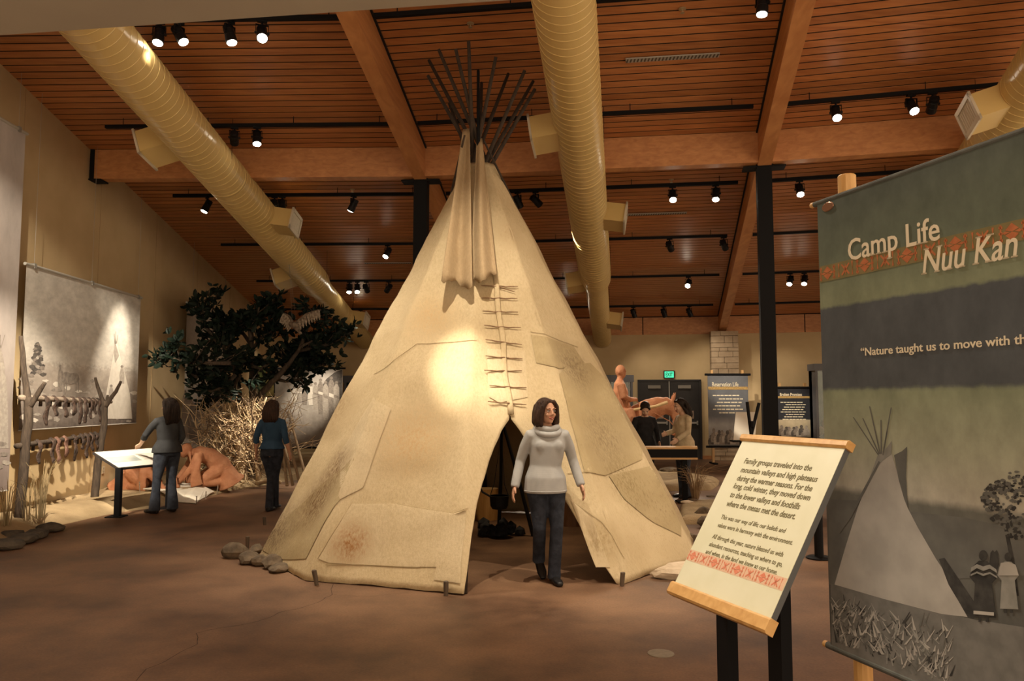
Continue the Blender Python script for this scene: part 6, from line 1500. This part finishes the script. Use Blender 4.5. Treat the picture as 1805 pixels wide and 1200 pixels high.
def person(label, base, yaw, H=1.65, J=None, top=None, topm=None, sleeve=1.0, hem=.78, pantm=DENIM, skin=SKIN, hair='long', hairm=HAIRM, headyaw=0.0, headtilt=0.0, neckline='cowl', shoem=SHOE, hold=None, bulk=1.0, flare=False):
    s = H / 1.65; mz = Matrix.Rotation(yaw, 3, 'Z'); base = V(base)
    j = dict(pel=(0, 0, .90), waist=(0, .0, 1.04), chest=(0, .0, 1.22), sh=(0, .01, 1.345), neck=(0, .02, 1.40), head=(0, -.005, 1.53),
             shR=(-.165, .01, 1.335), shL=(.165, .01, 1.335), elR=(-.23, .03, 1.08), elL=(.23, .03, 1.08), wrR=(-.25, -.05, .84), wrL=(.25, -.05, .84),
             hipR=(-.085, 0, .88), hipL=(.085, 0, .88), knR=(-.095, -.01, .48), knL=(.095, -.01, .48), anR=(-.10, .03, .09), anL=(.10, .03, .09))
    j.update(J or {})
    def w(p): return base + mz @ (V(p) * s)
    G = {k: w(p) for k, p in j.items() if isinstance(p, tuple)}
    side = mz @ V((1, 0, 0)); fwd = mz @ V((0, -1, 0))
    root = thing('person', label, 'person', base)
    def sc(r): return tuple(x * s for x in r) if isinstance(r, tuple) else r * s
    # ---------------- body: one continuous surface
    mb = MB()
    mb.tube([G['pel'] + V((0, 0, -.10 * s)), G['pel'], G['waist'], G['chest'], G['sh'], G['neck']], [sc((.10, .08)), sc((.145, .10)), sc((.118, .085)), sc((.13, .09)), sc((.10, .055)), sc((.052, .052))], 16, side=side)
    hc_ = G['head']; hm = mz @ Matrix.Rotation(headyaw, 3, 'Z') @ Matrix.Rotation(headtilt, 3, 'X')
    def hd(x, y, z): return hc_ + hm @ (V((x, y, z)) * s)
    mb.tube([G['neck'] + V((0, 0, -.03 * s)), hd(0, .02, -.09), hd(0, .01, -.04)], [.052 * s, .050 * s, .055 * s], 12)
    mb.ball(hd(0, .012, .03), tuple(x * s for x in (.074, .092, .090)), 18, 14, hm); mb.ball(hd(0, -.022, -.035), tuple(x * s for x in (.060, .066, .078)), 16, 12, hm)
    mb.ball(hd(0, -.068, -.088), tuple(x * s for x in (.024, .018, .018)), 10, 8, hm)
    mb.tube([hd(0, -.088, .018), hd(0, -.100, -.012), hd(0, -.108, -.028)], [.008 * s, .011 * s, .014 * s], 8); mb.ball(hd(.011, -.096, -.030), .009 * s, 8, 6); mb.ball(hd(-.011, -.096, -.030), .009 * s, 8, 6)
    for q in (-1, 1):
        mb.ball(hd(q * .034, -.068, -.028), tuple(x * s for x in (.022, .018, .020)), 8, 6, hm); mb.ball(hd(q * .030, -.080, .028), tuple(x * s for x in (.024, .012, .008)), 8, 6, hm); mb.ball(hd(q * .074, .01, -.008), tuple(x * s for x in (.010, .02, .03)), 8, 6, hm)
    for S_ in 'RL':
        q = -1 if S_ == 'R' else 1
        mb.tube([G['sh'] + side * (q * .06 * s) + V((0, 0, -.03 * s)), G['sh' + S_] + V((0, 0, -.035 * s)) - side * (q * .012 * s), G['sh' + S_].lerp(G['el' + S_], .5), G['el' + S_], G['el' + S_].lerp(G['wr' + S_], .4), G['wr' + S_]], [sc(.042), sc(.042), sc(.038), sc(.033), sc(.035), sc(.025)], 12)
        # hand: palm, four unequal fingers with bent knuckles, thumb from the side of the palm
        d = (G['wr' + S_] - G['el' + S_]).normalized()
        hdir = j.get('hd' + S_); d = (mz @ V(hdir)).normalized() if hdir else d
        pn = j.get('pn' + S_); n = (mz @ V(pn)).normalized() if pn else side * -q        # palm faces the thigh by default
        n = (n - d * n.dot(d)).normalized(); sd = d.cross(n).normalized()
        th = sd if sd.dot(fwd) > 0 else -sd
        if j.get('th' + S_): th = sd if sd.dot(mz @ V(j['th' + S_])) > 0 else -sd
        wr = G['wr' + S_]; k_ = s
        mb.tube([wr - d * .02 * k_, wr + d * .02 * k_, wr + d * .055 * k_, wr + d * .085 * k_], [(.026 * k_, .018 * k_), (.034 * k_, .017 * k_), (.040 * k_, .016 * k_), (.038 * k_, .013 * k_)], 12, side=th)
        curl = j.get('curl', .5)
        for f, (o_, L_) in enumerate(((.030, .070), (.010, .078), (-.010, .073), (-.029, .058))):
            a = wr + d * .078 * k_ + th * o_ * k_; sp_ = th * (o_ * .22)
            b1 = a + (d + sp_ + n * curl * .35).normalized() * L_ * .45 * k_; b2 = b1 + (d + sp_ + n * curl * 1.1).normalized() * L_ * .32 * k_; b3 = b2 + (d * .8 + n * curl * 1.8).normalized() * L_ * .26 * k_
            mb.tube([a, b1, b2, b3], [.0095 * k_, .0090 * k_, .0083 * k_, .0068 * k_], 8)
        a = wr + d * .028 * k_ + th * .026 * k_; b1 = a + (d * .7 + th * .75 + n * .2).normalized() * .036 * k_; b2 = b1 + (d + th * .25 + n * .35).normalized() * .030 * k_
        mb.tube([a, b1, b2], [.0135 * k_, .0105 * k_, .0082 * k_], 8)
        mb.tube([G['hip' + S_], G['hip' + S_].lerp(G['kn' + S_], .5), G['kn' + S_], G['kn' + S_].lerp(G['an' + S_], .35), G['an' + S_], G['an' + S_] + V((0, 0, -.05 * s))], [sc(.085), sc(.068), sc(.050), sc(.048), sc(.036), sc(.038)], 12)
        tdir = j.get('toe' + S_, (0, -1, 0)); tv = (mz @ V(tdir)).normalized()
        mb.tube([G['an' + S_] + V((0, 0, -.045 * s)) - tv * .03 * s, G['an' + S_] + V((0, 0, -.055 * s)) + tv * .06 * s, G['an' + S_] + V((0, 0, -.065 * s)) + tv * .14 * s], [(.032 * s, .03 * s), (.038 * s, .026 * s), (.030 * s, .016 * s)], 10)
    fused(mb, .0075, 2, 'body', skin, root)
    # ---------------- face details
    for q in (-1, 1):
        mb = MB(); mb.ball(hd(q * .030, -.0805, .006), tuple(x * s for x in (.012, .007, .0065)), 10, 8, hm); eye = mb.build('eye', EYEW, root)
        mb = MB(); mb.ball(hd(q * .030, -.0865, .006), tuple(x * s for x in (.0058, .003, .006)), 8, 6, hm); mb.build('iris', EYED, eye)
        mb = MB(); mb.tube([hd(q * .014, -.0895, .026), hd(q * .031, -.0885, .033), hd(q * .048, -.075, .026)], [.0028 * s, .0038 * s, .0018 * s], 6); mb.build('eyebrow', hairm, root)
        mb = MB(); mb.tube([hd(q * .019, -.0855, .0115), hd(q * .031, -.0885, .0145), hd(q * .042, -.079, .0105)], .002 * s, 5); mb.build('eyelash', EYED, root)
    mb = MB(); mb.tube([hd(-.027, -.083, -.053), hd(-.012, -.092, -.0565), hd(0, -.0945, -.057), hd(.012, -.092, -.0565), hd(.027, -.083, -.053)], [.003 * s, .0055 * s, .005 * s, .0055 * s, .003 * s], 8); mb.tube([hd(-.024, -.083, -.057), hd(0, -.0925, -.069), hd(.024, -.083, -.057)], [.003 * s, .0065 * s, .003 * s], 8); mb.build('lips', LIP, root, smooth=True)
    mb = MB(); mb.tube([hd(-.019, -.0875, -.0565), hd(0, -.0945, -.062), hd(.019, -.0875, -.0565)], [.002 * s, .0045 * s, .002 * s], 6); mb.build('teeth', TEETH, root)
    # ---------------- trousers
    mb = MB(); g = .017 * bulk
    mb.tube([G['hipR'].lerp(G['hipL'], .5) + V((0, 0, -.07 * s)), G['pel'], G['pel'] + V((0, 0, .08 * s))], [((.15 + g) * s, (.115 + g) * s), ((.155 + g) * s, (.118 + g) * s), ((.135 + g) * s, (.098 + g) * s)], 18, side=side)
    for S_ in 'RL':
        fl = .075 if flare else .058
        mb.tube([G['hip' + S_] + V((0, 0, .05 * s)), G['hip' + S_] + V((0, 0, -.06 * s)), G['hip' + S_].lerp(G['kn' + S_], .5), G['kn' + S_], G['kn' + S_].lerp(G['an' + S_], .4), G['kn' + S_].lerp(G['an' + S_], .85), G['an' + S_] + V((0, 0, -.055 * s))], [sc(.096 * bulk), sc(.100 * bulk), sc(.080 * bulk), sc(.060), sc(.060), sc(fl), sc(fl + .004)], 14)
    fused(mb, .011, 3, 'trousers', pantm, root)
    for S_ in 'RL':
        tdir = j.get('toe' + S_, (0, -1, 0)); tv = (mz @ V(tdir)).normalized(); a = G['an' + S_]; mb = MB(); u_ = V((0, 0, 1))
        fz = base.z
        mb.tube([a + V((0, 0, -.02 * s)), a - tv * .01 + V((0, 0, -.06 * s))], [.048 * s, .05 * s], 12)
        hz_ = a.z - .09 * s
        A0, A1, A2, A3 = (a - tv * .06 * s, a + tv * .03 * s, a + tv * .12 * s, a + tv * .185 * s); dz = tv.z
        mb.tube([V((A0.x, A0.y, hz_ + .035 * s + tv.z * -.06 * s)), V((A1.x, A1.y, hz_ + .036 * s + tv.z * .03)), V((A2.x, A2.y, hz_ + .030 * s + tv.z * .12)), V((A3.x, A3.y, hz_ + .022 * s + tv.z * .185))], [(.036 * s, .036 * s), (.042 * s, .036 * s), (.046 * s, .029 * s), (.026 * s, .02 * s)], 12)
        fused(mb, .009, 2, 'shoe', shoem, root)
    # ---------------- top
    mb = MB(); t_ = .020 * bulk
    zh = G['pel'].lerp(G['waist'], 0) + V((0, 0, (hem - .90) * s))
    mb.tube([zh, G['pel'] + V((0, 0, .04 * s)), G['waist'], G['chest'], G['sh'] + V((0, 0, -.02 * s)), G['sh'] + V((0, 0, .025 * s))], [((.180 * bulk + t_) * s, (.142 * bulk + t_) * s), ((.168 * bulk + t_) * s, (.130 * bulk + t_) * s), ((.126 + t_) * s, (.095 + t_) * s), ((.146 + t_) * s, (.108 + t_) * s), ((.148 + t_ * .6) * s, (.080 + t_ * .5) * s), (.085 * s, .066 * s)], 18, side=side)
    for q in (-1, 1): mb.ball(G['chest'] + side * q * .066 * s + fwd * .085 * s + V((0, 0, .0)), tuple(x * s for x in (.058, .040, .058)), 12, 8, mz)
    for S_ in 'RL':
        q = -1 if S_ == 'R' else 1; e, a, wv = G['el' + S_], G['sh' + S_], G['wr' + S_]
        pts = [G['sh'] + side * (q * .06 * s) + V((0, 0, -.012 * s)), a + V((0, 0, -.022 * s)) - side * (q * .008 * s), a.lerp(e, .5), e]; rad = [sc(.058), sc(.060), sc(.053), sc(.047)]
        if sleeve >= 1: pts += [e.lerp(wv, .5), wv + (wv - e).normalized() * .012 * s]; rad += [sc(.046), sc(.042)]
        elif sleeve > .5: pts += [e.lerp(wv, (sleeve - .5) * 2)]; rad += [sc(.046)]
        mb.tube(pts, rad, 12)
    if neckline == 'cowl':
        mb.tube([G['neck'] + V((0, 0, -.045 * s)), G['neck'] + V((0, 0, -.01 * s))], [(.10 * s, .095 * s), (.078 * s, .075 * s)], 14, side=side)
    tp = fused(mb, .010, 7, 'sweater' if neckline == 'cowl' else 'shirt', topm, root)
    if neckline == 'cowl':
        c = G['neck'] + V((0, 0, .012 * s)) + fwd * .012 * s; pts = []; n_ = 20; mb = MB()
        for k in range(n_ + 1):
            a = 2 * math.pi * k / n_; pts.append(c + side * math.cos(a) * .088 * s - fwd * math.sin(a) * .080 * s + V((0, 0, (-.018 + .022 * math.sin(a)) * s)))
        mb.tube(pts, .030 * s, 10, caps=False); mb.build('cowl_collar', topm, tp, smooth=True)
        pts = [c + side * math.cos(a) * .108 * s - fwd * math.sin(a) * .104 * s + V((0, 0, (-.052 + .040 * math.sin(a)) * s)) for a in [2 * math.pi * k / n_ for k in range(n_ + 1)]]
        mb = MB(); mb.tube(pts, .028 * s, 10, caps=False); mb.build('cowl_fold', topm, tp, smooth=True)
        c = zh + V((0, 0, .02 * s)); mb = MB(); pts = [c + side * math.cos(a) * (.174 + t_) * s - fwd * math.sin(a) * (.137 + t_) * s for a in [2 * math.pi * k / n_ for k in range(n_ + 1)]]; mb.tube(pts, .006 * s, 8, caps=False); mb.build('hem_rib', topm, tp, smooth=True)
    # ---------------- hair
    mb = MB()
    mb.ball(hd(0, -.008, .088), tuple(x * s for x in (.058, .060, .032)), 14, 10, hm)
    mb.ball(hd(0, .036, .046), tuple(x * s for x in (.087, .089, .085)), 18, 14, hm)
    def lock(pts, r): mb.tube([hd(*p) for p in pts], [x * s for x in r], 9)
    for q in (-1, 1):
        if hair == 'bob':
            lock([(q * .03, -.062, .10), (q * .072, -.052, .045), (q * .084, -.036, -.03), (q * .088, -.026, -.10), (q * .072, -.034, -.135)], [.020, .026, .028, .030, .016]); lock([(q * .06, .02, .09), (q * .090, .02, 0), (q * .095, .02, -.08), (q * .085, .01, -.14)], [.03, .036, .040, .02])
        elif hair == 'updo': lock([(q * .03, -.06, .095), (q * .07, -.04, .05), (q * .078, -.012, .0)], [.018, .022, .016])
        else:
            lock([(q * .03, -.045, .105), (q * .068, -.022, .06), (q * .082, .012, -.02), (q * .086, .045, -.11), (q * .08, .06, -.2)], [.018, .020, .024, .030, .020])
    if hair == 'bob':
        for x in (-.05, 0, .05): lock([(x, .07, .06), (x, .095, -.02), (x * 1.2, .09, -.10), (x * 1.2, .075, -.14)], [.04, .045, .042, .02])
    elif hair == 'updo': mb.ball(hd(0, .07, .05), tuple(x * s for x in (.07, .06, .06)), 12, 8, hm)
    else:
        Lh = {'long': .22, 'wavy': .24, 'shoulder': .17}.get(hair, .2)
        for k, x in enumerate((-.065, -.03, .005, .035, .068)):
            wv = .014 if hair == 'wavy' else .004
            lock([(x * .8, .06, .08), (x, .100, .0), (x * 1.15 + wv * math.sin(k * 2), .108, -.08), (x * 1.2 - wv * math.sin(k * 3), .105, -.08 - Lh * .5), (x * 1.1 + wv, .092, -.08 - Lh * .8)], [.035, .042, .044, .040, .016])
    fused(mb, .009, 2, 'hair', hairm, root)
    return root, G, hd
GREYK = knit('grey_knit', (.33, .335, .33), (.42, .42, .41), 300)
# woman walking out of the tipi doorway
b = onz(966, 1026)
person('woman in a light grey cowl sweater and dark jeans walking from the tipi', (b.x - .0, b.y, 0), R(8), 1.64,
       J=dict(pel=(-.02, 0, .90), waist=(-.02, .0, 1.04), elR=(-.24, .07, 1.08), wrR=(-.30, .0, .86), elL=(.245, .06, 1.09), wrL=(.30, -.03, .87), knR=(-.085, -.05, .49), anR=(-.045, .22, .20), toeR=(.1, -.75, -.62), knL=(.068, -.07, .49), anL=(.05, -.03, .09), toeL=(.12, -1, 0), hipR=(-.10, 0, .88), hipL=(.07, 0, .88), curl=.45, head=(-.01, -.015, 1.53)),
       topm=GREYK, sleeve=1, hem=.80, pantm=DENIM, skin=SKIN, hair='bob', hairm=HAIRB, headyaw=R(22), neckline='cowl')
# woman leaning on the reading panel
b = onz(291, 903)
person('woman in a dark grey top and jeans reaching onto the reading panel', (b.x, b.y, 0), R(-124), 1.66,
       J=dict(anR=(-.12, .0, .09), anL=(.15, -.03, .09), knR=(-.10, -.02, .48), knL=(.12, -.04, .48), shL=(.17, -.02, 1.33), shR=(-.165, .0, 1.33), elR=(-.22, .03, 1.08), wrR=(-.20, -.10, .88), elL=(.24, -.16, 1.12), wrL=(.17, -.39, .985), hdL=(-.1, -.8, -.4), pnL=(0, 0, -1), toeR=(-.2, -1, 0), toeL=(.2, -1, 0), curl=.35),
       topm=knit('charcoal_knit', (.040, .042, .045), (.065, .068, .072), 200), sleeve=.72, hem=.86, pantm=DENIM2, skin=SKINP, hair='wavy', hairm=HAIRM, headyaw=R(6), neckline='crew', bulk=1.12, flare=True)
# woman in blue walking away
b = onz(477, 900)
person('woman in a blue top walking away towards the tree', (b.x, b.y, 0), R(172), 1.63,
       J=dict(elR=(-.23, .06, 1.10), wrR=(-.27, .0, .88), elL=(.23, .05, 1.10), wrL=(.26, -.02, .88), knL=(.03, -.05, .48), anL=(.0, .05, .09), knR=(-.03, -.06, .50), anR=(.0, -.14, .10), hipR=(-.08, 0, .88), hipL=(.08, 0, .88), curl=.4),
       topm=knit('blue_knit', (.026, .058, .105), (.042, .085, .145), 160), sleeve=.72, hem=.92, pantm=DENIM, skin=SKIN, hair='shoulder', hairm=HAIRB, neckline='crew')
# two women at the far reading counter
b = aty(1137, 800, 13.5)
person('woman in a black top with black hair bowing over the reading counter', (b.x, b.y, 0), R(10), 1.62,
       J=dict(head=(-.02, -.09, 1.50), neck=(0, -.02, 1.40), elR=(-.24, .0, 1.08), wrR=(-.24, -.16, .92), elL=(.23, .0, 1.08), wrL=(.20, -.15, .94), hdR=(0, -.6, -.6), hdL=(0, -.6, -.6)),
       topm=mat('black_cloth', (.008, .008, .010), (.016, .016, .019), scale=12, rough=.85), sleeve=1, hem=.86, pantm=DENIM, skin=SKINP, hair='updo', hairm=HAIRM, headtilt=R(40), headyaw=R(-14), neckline='crew')
b = onz(1203, 877)
person('woman in a long cream cardigan with long black hair by the horse sculpture', (b.x + .03, b.y, 0), R(-72), 1.66,
       J=dict(head=(0, -.06, 1.52), neck=(0, -.01, 1.40), elR=(-.19, -.06, 1.10), wrR=(-.13, -.24, 1.06), elL=(.2, -.02, 1.10), wrL=(.18, -.20, .98)),
       topm=mat('cream_wool', (.50, .40, .25), (.62, .51, .34), scale=14, rough=.9, bump=.3, bscale=50), sleeve=1, hem=.72, pantm=DENIM2, skin=SKINP, hair='long', hairm=HAIRM, headtilt=R(18), neckline='crew', bulk=1.15)
